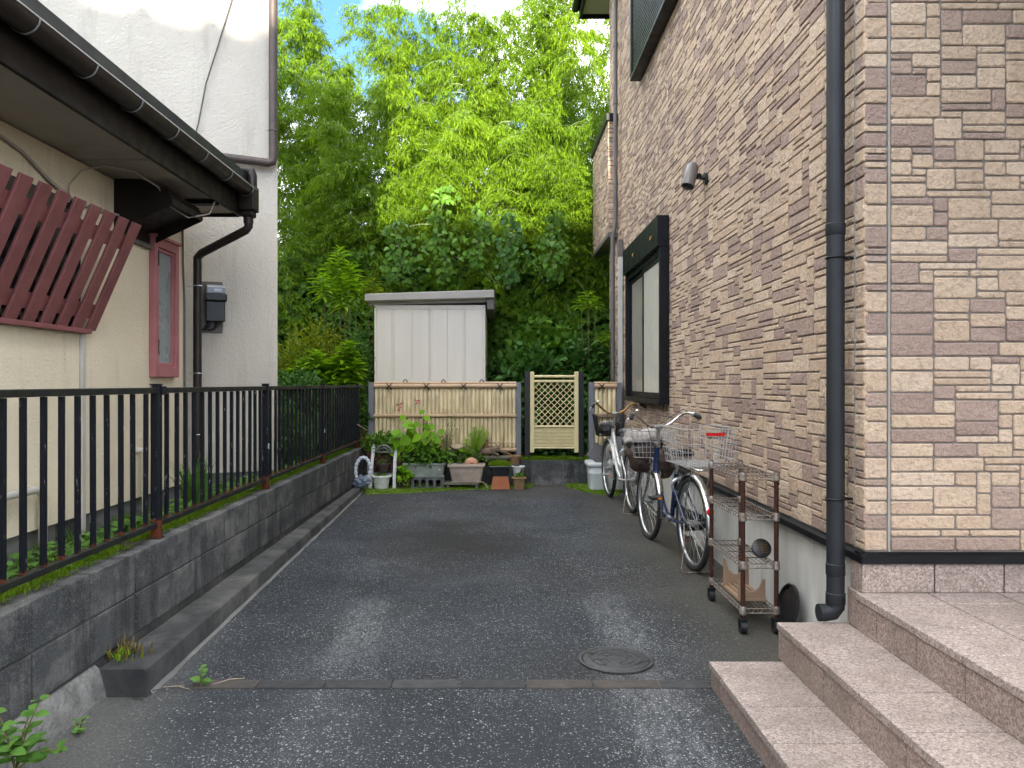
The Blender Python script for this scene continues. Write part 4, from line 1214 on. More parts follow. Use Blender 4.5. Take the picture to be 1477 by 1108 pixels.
# grey-green trough standing on a hollow block
hbp = G(618, 705.5)
hb = thing('hollow_concrete_block', 'grey hollow concrete block carrying the grey green trough', 'block', (bxa(617, hbp.y - .02), hbp.y - .02, gz(hbp.y)))
bl, bhh, bd = .40, .145, .12
mb = MB()
xs_ = [-bl / 2 + .03, -bl / 2 + .115, -bl / 2 + .205, -bl / 2 + .295]
outer = [(-bl / 2, 0), (bl / 2, 0), (bl / 2, bhh), (-bl / 2, bhh)]
bmh = bmesh.new()
def _loop(bm, pts, y):
    return [bm.verts.new((x, y, z)) for x, z in pts]
edges = []
loops = [outer]
for x in xs_:
    w_ = .062; h0, h1 = .025, bhh - .028
    loops.append([(x + w_ / 2 + (w_ / 2) * math.cos(a), (h0 + .012 if math.sin(a) < 0 else h1 - .022) + (.012 if math.sin(a) < 0 else .022) * math.sin(a)) for a in np.linspace(0, 2 * math.pi, 17)[:-1]])
for lp in loops:
    vs = _loop(bmh, lp, 0)
    for i in range(len(vs)): edges.append(bmh.edges.new((vs[i], vs[(i + 1) % len(vs)])))
bmesh.ops.triangle_fill(bmh, use_beauty=True, edges=edges)
ext = bmesh.ops.extrude_face_region(bmh, geom=list(bmh.faces))
bmesh.ops.translate(bmh, verts=[v for v in ext['geom'] if isinstance(v, bmesh.types.BMVert)], vec=(0, bd, 0))
bmesh.ops.recalc_face_normals(bmh, faces=bmh.faces)
me = bpy.data.meshes.new('hollow_block'); bmh.to_mesh(me); bmh.free()
link('block_body', me, M['breeze'], hb)
gp = thing('grey_green_trough', 'faded grey green plastic trough with leafy plants on the hollow block', 'planter', (bxa(613, hbp.y + .05), hbp.y + .05, gz(hbp.y) + bhh + .002))
planter_box('trough_body', M['planter_green'], .50, .20, .17, .05, .025, gp); soil_fill(gp, .44, .14, .14)
for x in (-.21, .0, .21):
    MB().box((x - .03, -.093, -.001), (x + .03, -.078, .025)).build('foot', M['planter_green'], gp)
lgb = MB().poly([(-.014, 0, 0), (.014, 0, 0), (0, 0, .026)]).build('maker_mark', M['white_paint'], gp)
lgb.location = (.185, -.1005, .085)
# clay pipe lying beside the block
cpp = thing('clay_pipe_piece', 'short clay pot lying on its side left of the hollow block', 'pot', (bxa(583, hbp.y - .0), hbp.y - .0, gz(hbp.y) + .062))
mb = MB()
mb.tube([(0, 0, 0), (0, .16, .0)], .062, 20, cap=False); mb.tube([(0, 0, 0), (0, .16, 0)], .05, 20, cap=False)
o = mb.build('pot_wall', M['pebble_pot'], cpp, True)
MB().tube([(.056 * math.cos(a), -.002, .056 * math.sin(a)) for a in np.linspace(0, 2 * math.pi, 21)[:-1]], .008, 6, True).build('pot_rim', M['pebble_pot'], cpp, True)

# beige trough on a low plank bench
bb = G(676, 705.5)
pb_ = thing('plank_bench', 'low mossy plank bench under the beige trough', 'bench', (bxa(667, bb.y + .05), bb.y + .05, gz(bb.y)))
MB().box((-.235, -.10, .055), (.205, .10, .085)).build('seat_plank', M['old_plank'], pb_, bevel=.004)
for x in (-.19, .16):
    MB().box((x, -.09, 0), (x + .035, .09, .0545)).build('leg', M['old_plank'], pb_)
bt = thing('beige_trough', 'stained beige plastic trough holding a pinkish clay ball', 'planter', (bxa(673, bb.y + .05), bb.y + .05, gz(bb.y) + .086))
planter_box('trough_body', M['planter_beige'], .435, .21, .215, .085, .032, bt); soil_fill(bt, .38, .16, .185)
for x in (-.14, .14): MB().box((x - .04, -.07, -.0005), (x + .04, -.062, .012)).build('foot', M['planter_beige'], bt)
cb = thing('clay_ball', 'round pinkish clay ball lying in the beige trough', 'clay ball', (bxa(680, bb.y + .03), bb.y + .03, gz(bb.y) + .086 + .20))
mb = MB()
bm = bmesh.new(); bmesh.ops.create_icosphere(bm, subdivisions=3, radius=.085)
for v in bm.verts: v.co.z *= .95; v.co *= 1 + .04 * mnoise.noise(v.co * 14)
me = bpy.data.meshes.new('clay_ball'); bm.to_mesh(me); bm.free(); me.shade_smooth()
o = link('ball', me, M['pebble'], cb); o.location = (0, 0, .015)
MB().tube([(-.02, -.075, .05), (-.0, -.082, .03), (.03, -.078, .04)], .005, 5).build('crack_line', M['terracotta_red'], cb)

# black square planter with moss on an upturned terracotta pot
tpot = G(722, 705.5)
tpp = thing('upturned_terracotta_pot', 'square terracotta pot turned upside down under the black planter', 'pot', (bxa(722, tpot.y + .06), tpot.y + .06, gz(tpot.y)))
mb = MB(); n0 = .118; n1 = .092; hT = .155
for z, q in ((0, n0), (hT - .004, n1), (hT, n1 - .006)):
    mb.v += [(-q, -q, z), (q, -q, z), (q, q, z), (-q, q, z)]
for i in range(2):
    for k_ in range(4): mb.f.append((i * 4 + k_, i * 4 + (k_ + 1) % 4, i * 4 + 4 + (k_ + 1) % 4, i * 4 + 4 + k_))
mb.f += [(3, 2, 1, 0), (8, 9, 10, 11)]
mb.build('pot_wall', M['terracotta'], tpp, bevel=.008)
bs = thing('black_moss_planter', 'square black planter brimming with bright green moss', 'planter', (bxa(721, tpot.y + .06), tpot.y + .06, gz(tpot.y) + hT + .001))
planter_box('planter_body', M['pot_black'], .245, .22, .125, .05, .02, bs); soil_fill(bs, .2, .18, .10)

# pebble pot with a white pot above
sp_ = G(748.5, 705)
pbt = thing('pebble_textured_pot', 'small square brown pot with pebbly sides at the end of the row', 'flower pot', (bxa(748.5, sp_.y - .02), sp_.y - .02, gz(sp_.y)))
planter_box('pot_body', M['pebble_pot'], .155, .15, .145, .035, .018, pbt); soil_fill(pbt, .12, .12, .12)
wpt = thing('white_flower_pot', 'small white plastic pot with nothing growing tall in it above the pebbly pot', 'flower pot', (bxa(747.5, sp_.y + .17), sp_.y + .17, gz(sp_.y) + .135))
wpt['label'] = 'small white plastic pot just above the pebbly brown pot'
round_pot(wpt, M['pot_white'], .058, .075, .125, rim=.016); soil_fill(wpt, .09, .09, .09)
MB().box((-.07, -.05, -.135), (.07, .07, -.001)).build('brick_support', M['breeze'], wpt, bevel=.004)
gpt = thing('grey_flower_pot', 'small pale grey pot half hidden behind the black moss planter', 'flower pot', (bxa(724, BACKY - .12), BACKY - .12, bzp(676)))
round_pot(gpt, M['planter_green'], .05, .065, .15, rim=.016)
MB().box((-.06, -.06, -.22), (.06, .06, -.001)).build('block_support', M['breeze'], gpt)
cdp = thing('clay_saucer_pot', 'brown clay pot at the right foot of the wide bamboo screen', 'flower pot', (bxa(741, BACKY - .10), BACKY - .10, bzp(668)))
round_pot(cdp, M['pebble_pot'], .07, .085, .11, rim=.03)
MB().box((-.07, -.06, -.28), (.07, .06, -.001)).build('block_support', M['breeze'], cdp)

# driftwood heap on a shelf board behind the troughs
shelf = thing('old_plank_shelf', 'dark old plank shelf on blocks behind the troughs', 'shelf', (bxa(685, BACKY - .19), BACKY - .13, gz(9.3)))
zsh = bzp(656) - gz(9.3)
MB().box((-.44, -.075, zsh - .03), (.44, .07, zsh)).build('plank', M['old_plank'], shelf, bevel=.004)
for x in (-.36, .30): MB().box((x, -.03, 0), (x + .09, .06, zsh - .031)).build('support_block', M['pot_black'], shelf)
def branch(mb, a, b, r0, r1, wob, n=9, seed=0, seg=7):
    a, b = Vector(a), Vector(b); pts, rad = [], []
    for i in range(n + 1):
        t = i / n
        p = a.lerp(b, t) + Vector((mnoise.noise((t * 3, seed, 0)), mnoise.noise((t * 3, seed, 5)) * .6, mnoise.noise((t * 3, seed, 9)))) * wob * math.sin(math.pi * min(1, t * 1.2) * .85 + .1)
        pts.append(p); rad.append((r0 + (r1 - r0) * t) * (1 + .25 * mnoise.noise((t * 8, seed, 2))))
    mb.tube(pts, rad, seg); return pts
SH = bzp(656) + .0
dw = [('thick grey brown driftwood log lying on the plank shelf', (648, 655), (690, 648), .045, .03, 'driftwood', 21),
      ('driftwood root with a hollow at the right end of the plank shelf', (690, 652), (722, 646), .04, .045, 'driftwood', 22),
      ('long bleached branch reaching right across the bamboo screen', (692, 636), (741, 638), .012, .005, 'bleached', 23),
      ('twisted dark driftwood stick lying across the front of the shelf', (655, 660), (712, 655), .018, .012, 'driftwood', 31),
      ('knotty driftwood lump in the middle of the shelf', (672, 650), (700, 640), .035, .02, 'driftwood', 35),
      ('thin forked bleached branch drooping from the right end of the shelf', (705, 640), (738, 656), .011, .004, 'bleached', 41),
      ('short bleached stick poking up from the driftwood', (668, 648), (677, 633), .014, .007, 'bleached', 24)]
for lab, a, b, r0, r1, mt_, sd in dw:
    t = thing('driftwood_branch', lab, 'driftwood', (bxp(a[0]), BACKY - .14, bzp(a[1])), 0, 'driftwood on the shelf')
    mb = MB()
    e = (bxp(b[0]) - bxp(a[0]), random.uniform(-.05, .05), bzp(b[1]) - bzp(a[1]))
    pts = branch(mb, (0, 0, 0), e, r0, r1, .11, 12, sd, 9)
    mb.build('limb', M[mt_], t, True)
    for i, (u, dx, dy, dz) in enumerate(((5, .07, -.02, .05), (7, .09, -.03, -.06), (3, -.05, -.03, .045))):
        mb = MB(); branch(mb, pts[u], pts[u] + Vector((dx, dy, dz)), r1 * .7, r1 * .3, .03, 5, sd + i * 3 + 1, 6); mb.build('side_limb', M[mt_], t, True)
st_ = thing('pale_stone', 'pale brown weathered stone sitting on the driftwood', 'stone', (bxa(659, BACKY - .2), BACKY - .14, bzp(647)))
bm = bmesh.new(); bmesh.ops.create_icosphere(bm, subdivisions=3, radius=.075)
for v in bm.verts:
    v.co *= 1 + .35 * mnoise.noise(v.co * 11); v.co.z *= .6; v.co.x *= 1.3
me = bpy.data.meshes.new('stone'); bm.to_mesh(me); bm.free(); me.shade_smooth()
o = link('stone_body', me, M['bleached'], st_); o.location = (0, 0, .03)

# twig on the ground, pale plastic ring and clear bag by the wall, white tub and slate on the right
tw = thing('fallen_twig', 'bleached forked twig lying on the asphalt in front of the beige trough', 'twig', tuple(G(690, 705)))
mb = MB()
mb.tube([(-.09, 0, .01), (-.05, .01, .06), (-.02, .02, .075), (.05, .02, .078), (.085, .01, .055), (.11, -.01, .012)], .0075, 6)
mb.build('stem', M['bleached'], tw, True)
MB().tube([(.10, 0, .03), (.09, -.03, .012), (.075, -.06, .008)], .006, 6).build('fork', M['bleached'], tw, True)
MB().tube([(.105, -.005, .02), (.14, -.02, .012), (.17, -.02, .008)], .005, 6).build('fork', M['bleached'], tw, True)

ring = thing('plastic_ring', 'crinkled white plastic ring leaning on the block wall', 'ring', (bxa(523, 9.05), 9.05, gz(9)))
mb = MB(); pts, rad = [], []
for a in np.linspace(0, 2 * math.pi, 49)[:-1]:
    pts.append((.085 * math.cos(a), .03 * math.sin(a) + .02, .27 + .14 * math.sin(a))); rad.append(.02 + .006 * math.sin(a * 17))
mb.tube(pts, rad, 8, True).build('hoop', M['foil'], ring, True)
bag = thing('clear_plastic_bag', 'crumpled clear bluish plastic bag on the kerb below the white ring', 'bag', (bxa(522, 9.0), 9.0, .145))
bm = bmesh.new(); bmesh.ops.create_icosphere(bm, subdivisions=4, radius=1)
for v in bm.verts:
    n_ = 1 + .35 * mnoise.noise(v.co * 2.2) + .2 * mnoise.noise(v.co * 6)
    v.co = Vector((v.co.x * .095 * n_, v.co.y * .08 * n_, max(0, .06 + v.co.z * .075 * n_)))
me = bpy.data.meshes.new('bag'); bm.to_mesh(me); bm.free()
link('bag_body', me, M['bag_blue'], bag)

wp = G(872, 709)
tub = thing('white_tub', 'big white plastic tub by the narrow bamboo screen behind the silver bicycle', 'tub', (bxa(873, wp.y + .14), wp.y + .14, gz(wp.y)))
def tubring(w, d, z, r, mb, seg=6):
    x, y = w / 2 - r, d / 2 - r
    for cx, cy, a0 in ((x, -y, -90), (x, y, 0), (-x, y, 90), (-x, -y, 180)):
        for i in range(seg):
            a = R(a0 + 90 * i / (seg - 1)); mb.v.append((cx + r * math.cos(a), cy + r * math.sin(a), z))
mb = MB()
prof = ((.36, .27, 0), (.40, .30, .02), (.42, .32, .21), (.425, .325, .215), (.42, .32, .222), (.43, .33, .29), (.46, .36, .295), (.475, .375, .31), (.475, .375, .335), (.46, .36, .348), (.43, .33, .345), (.41, .31, .30))
for w_, d_, z_ in prof: tubring(w_, d_, z_, .07, mb)
for i in range(len(prof) - 1):
    for q in range(24):
        l = (q + 1) % 24; mb.f.append((i * 24 + q, i * 24 + l, i * 24 + 24 + l, i * 24 + 24 + q))
mb.f.append(tuple(range(23, -1, -1))); mb.f.append(tuple((len(prof) - 1) * 24 + q for q in range(24)))
mb.build('tub_body', M['white_plastic'], tub, True)
sl_ = thing('slate_tile', 'grey square slate tile standing on its corner on the white tub', 'tile', (bxa(856, wp.y + .02), wp.y + .02, gz(wp.y) + .37))
MB().box((-.125, -.008, 0), (.125, .008, .20), Matrix.Translation((0, 0, -.03)) @ Matrix.Rotation(R(-12), 4, 'X') @ Matrix.Rotation(R(38), 4, 'Y') @ Matrix.Translation((0, 0, .02))).build('tile_body', M['slate'], sl_, bevel=.006)

# ================================================================== BICYCLES
def wheel(parent, cx, r=.33, steer=None):
    def C(a, rr, y=0): return (cx + rr * math.cos(a), y, .33 + rr * math.sin(a))
    A = np.linspace(0, 2 * math.pi, 57)[:-1]
    w = MB().tube([C(a, r - .021) for a in A], .021, 10, True).build('wheel', M['tyre'], parent, True)
    w.name = 'wheel'
    MB().tube([C(a, r - .045) for a in A], .0125, 8, True).build('rim', M['alloy'], w, True)
    mb = MB()
    for i in range(32):
        a = 2 * math.pi * i / 32; s = 1 if i % 2 else -1; off = .55 * (1 if (i // 2) % 2 else -1)
        mb.tube([C(a + off, .022, s * .03), C(a, r - .055, 0)], .0014, 4, cap=False)
    mb.build('spokes', M['spoke'], w)
    MB().tube([(cx, -.05, .33), (cx, -.03, .33), (cx, -.028, .33), (cx, .028, .33), (cx, .03, .33), (cx, .05, .33)], [.012, .012, .026, .026, .012, .012], 12).build('hub', M['alloy'], w, True)
    return w
def fender(parent, m, cx, a0, a1, r=.352):
    mb = MB(); n = 26
    for i in range(n + 1):
        a = R(a0 + (a1 - a0) * i / n)
        for y, dr in ((-.030, -.016), (-.024, -.003), (-.01, .004), (.01, .004), (.024, -.003), (.030, -.016)):
            mb.v.append((cx + (r + dr) * math.cos(a), y, .33 + (r + dr) * math.sin(a)))
    for i in range(n):
        for q in range(5): mb.f.append((i * 6 + q, i * 6 + q + 1, i * 6 + 7 + q, i * 6 + 6 + q))
    o = mb.build('fender', m, parent, True)
    md = o.modifiers.new('solid', 'SOLIDIFY'); md.thickness = .0015
    return o
def wire_basket(parent, m, name, x0, x1, yw0, yw1, z0, z1, nx, ny, nz, r=.0022, flare=.02):
    """open wire basket: bars round and across, narrower at the bottom"""
    mb = MB()
    def rect(z):
        t = (z - z0) / (z1 - z0); f = flare * (1 - t); yw = yw0 + (yw1 - yw0) * t
        return [(x0 + f, -yw / 2, z), (x1 - f, -yw / 2, z), (x1 - f, yw / 2, z), (x0 + f, yw / 2, z)]
    for i in range(nz + 1):
        z = z0 + (z1 - z0) * i / nz
        mb.tube(rect(z), r * (1.9 if i == nz else 1), 5, True)
    lo, hi = rect(z0), rect(z1)
    for s in range(4):
        cnt = nx if s % 2 == 0 else ny
        a, b, c, d = Vector(lo[s]), Vector(lo[(s + 1) % 4]), Vector(hi[s]), Vector(hi[(s + 1) % 4])
        for i in range(cnt + 1):
            t = i / cnt; mb.tube([a.lerp(b, t), c.lerp(d, t)], r, 4, cap=False)
    for i in range(1, ny):
        t = i / ny; mb.tube([Vector(lo[0]).lerp(Vector(lo[3]), t), Vector(lo[1]).lerp(Vector(lo[2]), t)], r, 4, cap=False)
    for i in range(1, nx):
        t = i / nx; mb.tube([Vector(lo[0]).lerp(Vector(lo[1]), t), Vector(lo[3]).lerp(Vector(lo[2]), t)], r, 4, cap=False)
    return mb.build(name, m, parent)
def blob(name, m, parent, c, s, sd, amp=.25, sub=4, freq=2.0, flat=None):
    bm = bmesh.new(); bmesh.ops.create_icosphere(bm, subdivisions=sub, radius=1)
    for v in bm.verts:
        q = 1 + amp * mnoise.noise(v.co * freq + Vector((sd, sd, 0))) + amp * .4 * mnoise.noise(v.co * freq * 3 + Vector((sd, 0, sd)))
        v.co = Vector((c[0] + v.co.x * s[0] * q, c[1] + v.co.y * s[1] * q, c[2] + v.co.z * s[2] * q))
    me = bpy.data.meshes.new(name); bm.to_mesh(me); bm.free(); me.shade_smooth()
    return link(name, me, m, parent)

def bicycle(name, label, loc, rz, paint, bar_mat, blue):
    b = thing(name, label, 'bicycle', loc, rz)
    WBASE = 1.08
    wheel(b, 0); wheel(b, WBASE)
    fm_ = M['chrome'] if blue else M['silver_paint']
    fr = fender(b, fm_, 0, 8, 186)
    ff = fender(b, fm_, WBASE, 18, 168)
    for s in (-1, 1):
        MB().tube([(0, s * .05, .33), (-.30, s * .034, .42)], .0025, 5).build('stay', M['chrome'], fr)
        MB().tube([(WBASE, s * .05, .33), (WBASE - .33, s * .034, .26)], .0025, 5).build('stay', M['chrome'], ff)
    HB, HT = Vector((.885, 0, .62)), Vector((.845, 0, .80))
    BB = Vector((.47, 0, .285))
    if blue:
        MB().tube([HT + Vector((.012, 0, -.06)), HB + Vector((-.01, 0, .0)), (.80, 0, .46), (.70, 0, .345), (.60, 0, .29), BB], [.024, .026, .027, .027, .026, .026], 14).build('frame_tube', paint, b, True)
    else:
        MB().tube([HB + Vector((0, 0, .01)), (.76, 0, .46), (.62, 0, .34), BB], .021, 14).build('frame_tube', paint, b, True)
        MB().tube([HT + Vector((0, 0, -.05)), (.74, 0, .58), (.58, 0, .44), (.435, 0, .40)], .017, 12).build('frame_tube', paint, b, True)
    MB().tube([HB, HT], .022, 14).build('head_tube', paint, b, True)
    MB().tube([HT - Vector((0, 0, .0)), HT + Vector((-.004, 0, .035))], .026, 14).build('headset', M['chrome'], b, True)
    MB().tube([BB, (.36, 0, .64)], .018, 12).build('seat_tube', paint, b, True)
    MB().tube([(.36, 0, .63), (.335, 0, .76)], .013, 10).build('seat_post', M['chrome'], b, True)
    MB().tube([(BB.x, -.04, BB.z), (BB.x, .04, BB.z)], .024, 12).build('bottom_bracket', M['alloy'], b, True)
    for s in (-1, 1):
        MB().tube([BB + Vector((0, s * .03, 0)), (.30, s * .045, .295), (0, s * .055, .33)], .010, 8).build('chain_stay', paint, b, True)
        MB().tube([(0, s * .055, .33), (.30, s * .045, .555), (.365, s * .02, .60)], .008, 8).build('seat_stay', paint, b, True)
        MB().tube([(WBASE, s * .052, .33), (.97, s * .05, .46), (.915, s * .045, .585), (.89, s * .02, .615)], [.008, .011, .013, .013], 10).build('fork_blade', M['chrome'] if blue else paint, b, True)
    # stem and raised, swept-back bar
    ST = Vector((.815, 0, .965))
    MB().tube([HT, ST + Vector((0, 0, .01))], .012, 12).build('stem', M['alloy'], b, True)
    MB().tube([ST + Vector((-.004, -.026, 0)), ST + Vector((-.004, .026, 0))], .019, 12).build('stem_clamp', M['alloy'], b, True)
    hb_pts = lambda s: [(ST.x, 0, ST.z), (ST.x + .005, s * .06, ST.z + .003), (ST.x + .006, s * .11, ST.z + .03), (ST.x - .01, s * .17, ST.z + .085), (ST.x - .035, s * .205, ST.z + .11), (ST.x - .075, s * .235, ST.z + .112), (ST.x - .23, s * .285, ST.z + .085)]
    hbar = MB()
    hbar.tube(list(reversed(hb_pts(-1))) + hb_pts(1)[1:], .0112, 10)
    hbo = hbar.build('handlebar', bar_mat, b, True)
    for s in (-1, 1):
        e, f0 = Vector(hb_pts(s)[-1]), Vector(hb_pts(s)[-2])
        d_ = (e - f0).normalized()
        MB().tube([e - d_ * .11, e - d_ * .10, e + d_ * .01, e + d_ * .014], [.018, .0165, .0175, .012], 12).build('grip', M['rubber'], hbo, True)
        MB().tube([f0 + d_ * .045, f0 + d_ * .075], .021, 10).build('lever_clamp', M['alloy'], hbo, True)
        MB().tube([f0 + d_ * .05 + Vector((0, 0, -.012)), f0 + d_ * .08 + Vector((.03, s * .03, -.035)), f0 + d_ * .17 + Vector((.028, s * .03, -.045))], .006, 6).build('brake_lever', M['alloy'], hbo, True)
        MB().tube([f0 + d_ * .05, f0 + Vector((.10, -s * .02, .03)), (ST.x + .13, s * .06, ST.z + .02), (ST.x + .09, s * .03, ST.z - .12), (.90, s * .03, .66)], .0028, 5).build('brake_cable', M['rubber'], hbo, True)
    MB().lathe([(.002, 0), (.018, .002), (.022, .012), (.014, .022), (.002, .025)], 14, (ST.x - .07, .19, ST.z + .122)).build('bell', M['chrome'], hbo, True)
    # saddle
    sd = MB(); rows = []
    for t, w_, zt_ in ((0, .018, .0), (.12, .022, .006), (.35, .03, .008), (.6, .065, .014), (.82, .098, .024), (.95, .09, .026), (1, .06, .018)):
        rows.append([( .47 - .27 * t, w_ * c, .80 + zt_ + h_) for c, h_ in ((-1, -.035), (-.95, -.01), (-.6, .008), (0, .012), (.6, .008), (.95, -.01), (1, -.035))])
    for r_ in rows: sd.v += r_
    for i in range(len(rows) - 1):
        for q in range(6): sd.f.append((i * 7 + q, i * 7 + q + 1, i * 7 + 8 + q, i * 7 + 7 + q))
    sd.f.append(tuple(range(7))); sd.f.append(tuple((len(rows) - 1) * 7 + q for q in range(6, -1, -1)))
    sdo = sd.build('saddle', M['saddle'], b, True)
    for s in (-1, 1):
        MB().tube([(.24 + .02 * i / 8, s * .04 + .012 * math.cos(i * 1.3), .705 + .075 * i / 24) for i in range(25)], .004, 5).build('saddle_spring', M['chrome'], sdo, True)
    # crank, chain case, pedals
    MB().tube([BB + Vector((0, -.055, 0)), BB + Vector((0, -.06, 0))], .085, 24).build('chainring', M['alloy'], b, True)
    cc = MB(); pr_ = []
    for a in np.linspace(60, 300, 14): pr_.append((BB.x - .0 + .10 * math.cos(R(a + 0)) if False else BB.x + .105 * math.cos(R(a - 180)), BB.z + .105 * math.sin(R(a - 180))))
    pr_ += [(.02, .385), (-.05, .36), (-.055, .31), (.02, .275)]
    cc.prism(pr_, 'y', -.078, -.062)
    cc.build('chain_case', M['black_metal'] if blue else M['chrome'], b)
    ca = R(100 if blue else 10)
    for s in (-1, 1):
        e = BB + Vector((.165 * math.cos(ca) * s, 0, .165 * math.sin(ca) * s)) + Vector((0, s * .085, 0))
        MB().tube([BB + Vector((0, s * .08, 0)), e], .011, 8).build('crank', M['chrome'], b, True)
        pd = MB().box((e.x - .045, min(e.y, e.y + s * .095), e.z - .012), (e.x + .045, max(e.y, e.y + s * .095), e.z + .012)).build('pedal', M['rubber'] if blue else M['alloy'], b, bevel=.006)
        MB().box((e.x - .047, e.y + s * .03 - .016, e.z - .006), (e.x - .0455, e.y + s * .03 + .016, e.z + .006)).build('pedal_reflector', M['orange_reflector'], pd)
    # rear carrier
    ca_ = MB()
    zc = .735
    ca_.tube([(.24, -.05, zc), (-.10, -.065, zc), (-.28, -.065, zc), (-.30, -.04, zc), (-.30, .04, zc), (-.28, .065, zc), (-.10, .065, zc), (.24, .05, zc)], .006, 7)
    for x in (.15, .03, -.09, -.2): ca_.tube([(x, -.06, zc), (x, .06, zc)], .005, 6)
    for s in (-1, 1):
        ca_.tube([(-.15, s * .065, zc), (-.05, s * .068, .5), (0, s * .062, .335)], .005, 6)
    ca_.tube([(.24, -.05, zc), (.345, 0, .70), (.24, .05, zc)], .006, 6)
    ca_.build('rear_carrier', M['chrome'] if blue else M['rack_chrome'], b, True)
    # stand: wide U loop folded under the rear wheel
    MB().tube([(.0, -.065, .33), (-.05, -.08, .18), (-.09, -.115, .03), (-.10, -.10, .009), (-.10, .10, .009), (-.09, .115, .03), (-.05, .08, .18), (0, .065, .33)], .0055, 8).build('stand', M['rack_chrome'], b, True)
    # red reflector on the rear fender, lamp on the front fork
    a = R(158 if blue else 162)
    MB().tube([(.360 * math.cos(a), 0, .33 + .360 * math.sin(a)), (.378 * math.cos(a), 0, .33 + .378 * math.sin(a))], [.026, .020], 14).build('rear_reflector', M['red_reflector'], b, True)
    MB().tube([(1.02, -.075, .60), (1.06, -.075, .595), (1.085, -.075, .59)], [.02, .03, .03], 12).build('front_lamp', M['chrome'], b, True)
    if blue:
        MB().tube([(WBASE - .352, -.03, .335), (WBASE - .352, .03, .335)], .004, 6).build('front_reflector_mount', M['chrome'], b)
    # ring lock and skirt guard
    MB().tube([(.28 + .0, .06 * math.cos(a_), .56 + .055 * math.sin(a_)) for a_ in np.linspace(-2.4, 5.5 - 2.4, 14)], .012, 7).build('ring_lock', M['alloy'], b, True)
    return b

blue = bicycle('bicycle', 'navy blue city bicycle with big wire basket over its rear wheel', (1.355, 5.42, gz(5.4)), R(90 + 5.5), M['navy_paint'], M['chrome'], True)
rbk = wire_basket(blue, M['wire_white'], 'rear_basket', -.38, .12, .33, .40, .765, 1.015, 9, 8, 5, .0022, .03)
MB().box((-.386, -.085, .972), (-.381, .045, .992)).build('red_tape', M['red_reflector'], rbk)
fb_ = wire_basket(blue, M['wire_white'], 'front_basket', .95, 1.25, .28, .36, .70, .92, 8, 9, 5, .0022, .03)
wire_basket(blue, M['wire_white'], 'basket_bracket', .88, .96, .05, .05, .62, .70, 1, 1, 1, .004, 0)
bg = thing('brown_bag', 'sagging brown leatherette bag hanging from the front basket of the blue bicycle', 'bag', (1.245, 6.55, .66))
blob('bag_body', M['brown_vinyl'], bg, (0, 0, .10), (.175, .14, .165), 3, .22)
blob('bag_flap', M['brown_vinyl'], bg, (.09, -.10, .03), (.10, .10, .13), 8, .25)
clo = thing('grey_cover_cloth', 'pale grey cloth crumpled in the front basket of the blue bicycle', 'cloth', (1.235, 6.55, .89))
bm = bmesh.new(); bmesh.ops.create_grid(bm, x_segments=26, y_segments=22, size=1)
for v in bm.verts:
    x, y = v.co.x, v.co.y
    e = max(abs(x), abs(y))
    v.co = Vector((x * .185, y * .14, .06 - .09 * max(0, e - .75) * 4 + .045 * mnoise.noise((x * 1.7, y * 1.7, 3)) + .018 * mnoise.noise((x * 6, y * 5, 1))))
me = bpy.data.meshes.new('cloth'); bm.to_mesh(me); bm.free(); me.shade_smooth()
o = link('cloth_sheet', me, M['grey_cloth'], clo); md = o.modifiers.new('solid', 'SOLIDIFY'); md.thickness = .004
silver = bicycle('bicycle', 'silver city bicycle with gold handlebar and black front basket by the window', (1.318, 7.70, gz(7.7)), R(90 + 4.3), M['silver_paint'], M['gold_metal'], False)
fb2 = wire_basket(silver, M['basket_black'], 'front_basket', .95, 1.24, .25, .33, .70, .94, 16, 16, 12, .0016, .04)
fbg = thing('black_bag', 'black bag lying in the front basket of the silver bicycle', 'bag', (1.24, 8.78, .78))
blob('bag_body', M['saddle'], fbg, (0, .0, .06), (.125, .105, .085), 5, .2)
blob('bag_flap', M['grey_cloth'], fbg, (-.02, -.05, .125), (.09, .05, .03), 9, .2)

# ================================================================== WIRE SHELF TROLLEY AND WHAT STANDS ON IT
tx0, tx1, ty0, ty1 = 1.285, 1.462, 4.08, 4.69
zg = gz(4.4)
tro = thing('wire_shelf_trolley', 'rusty four tier wire shelf trolley on black castors beside the stone wall', 'trolley', (0, 0, 0))
ztop = EYE - .473
for x in (tx0, tx1):
    for y in (ty0, ty1):
        p = MB().tube([(x, y, zg + .085), (x, y, ztop)], .0125, 12).build('post', M['rack_rust'], tro, True)
        for zz in np.arange(zg + .12, ztop - .02, .0254):
            pass
        MB().tube([(x, y, ztop), (x, y, ztop + .006)], [.0135, .009], 12).build('post_cap', M['rubber'], p, True)
        c = MB().tube([(x - .016, y, zg + .033), (x + .016, y, zg + .033)], .033, 16).build('castor', M['rubber'], tro, True)
        MB().box((x - .022, y - .016, zg + .035), (x + .022, y + .02, zg + .082)).build('castor_fork', M['black_metal'], c, bevel=.006)
dzs = [EYE - .487, EYE - .70, EYE - .957, EYE - 1.195]
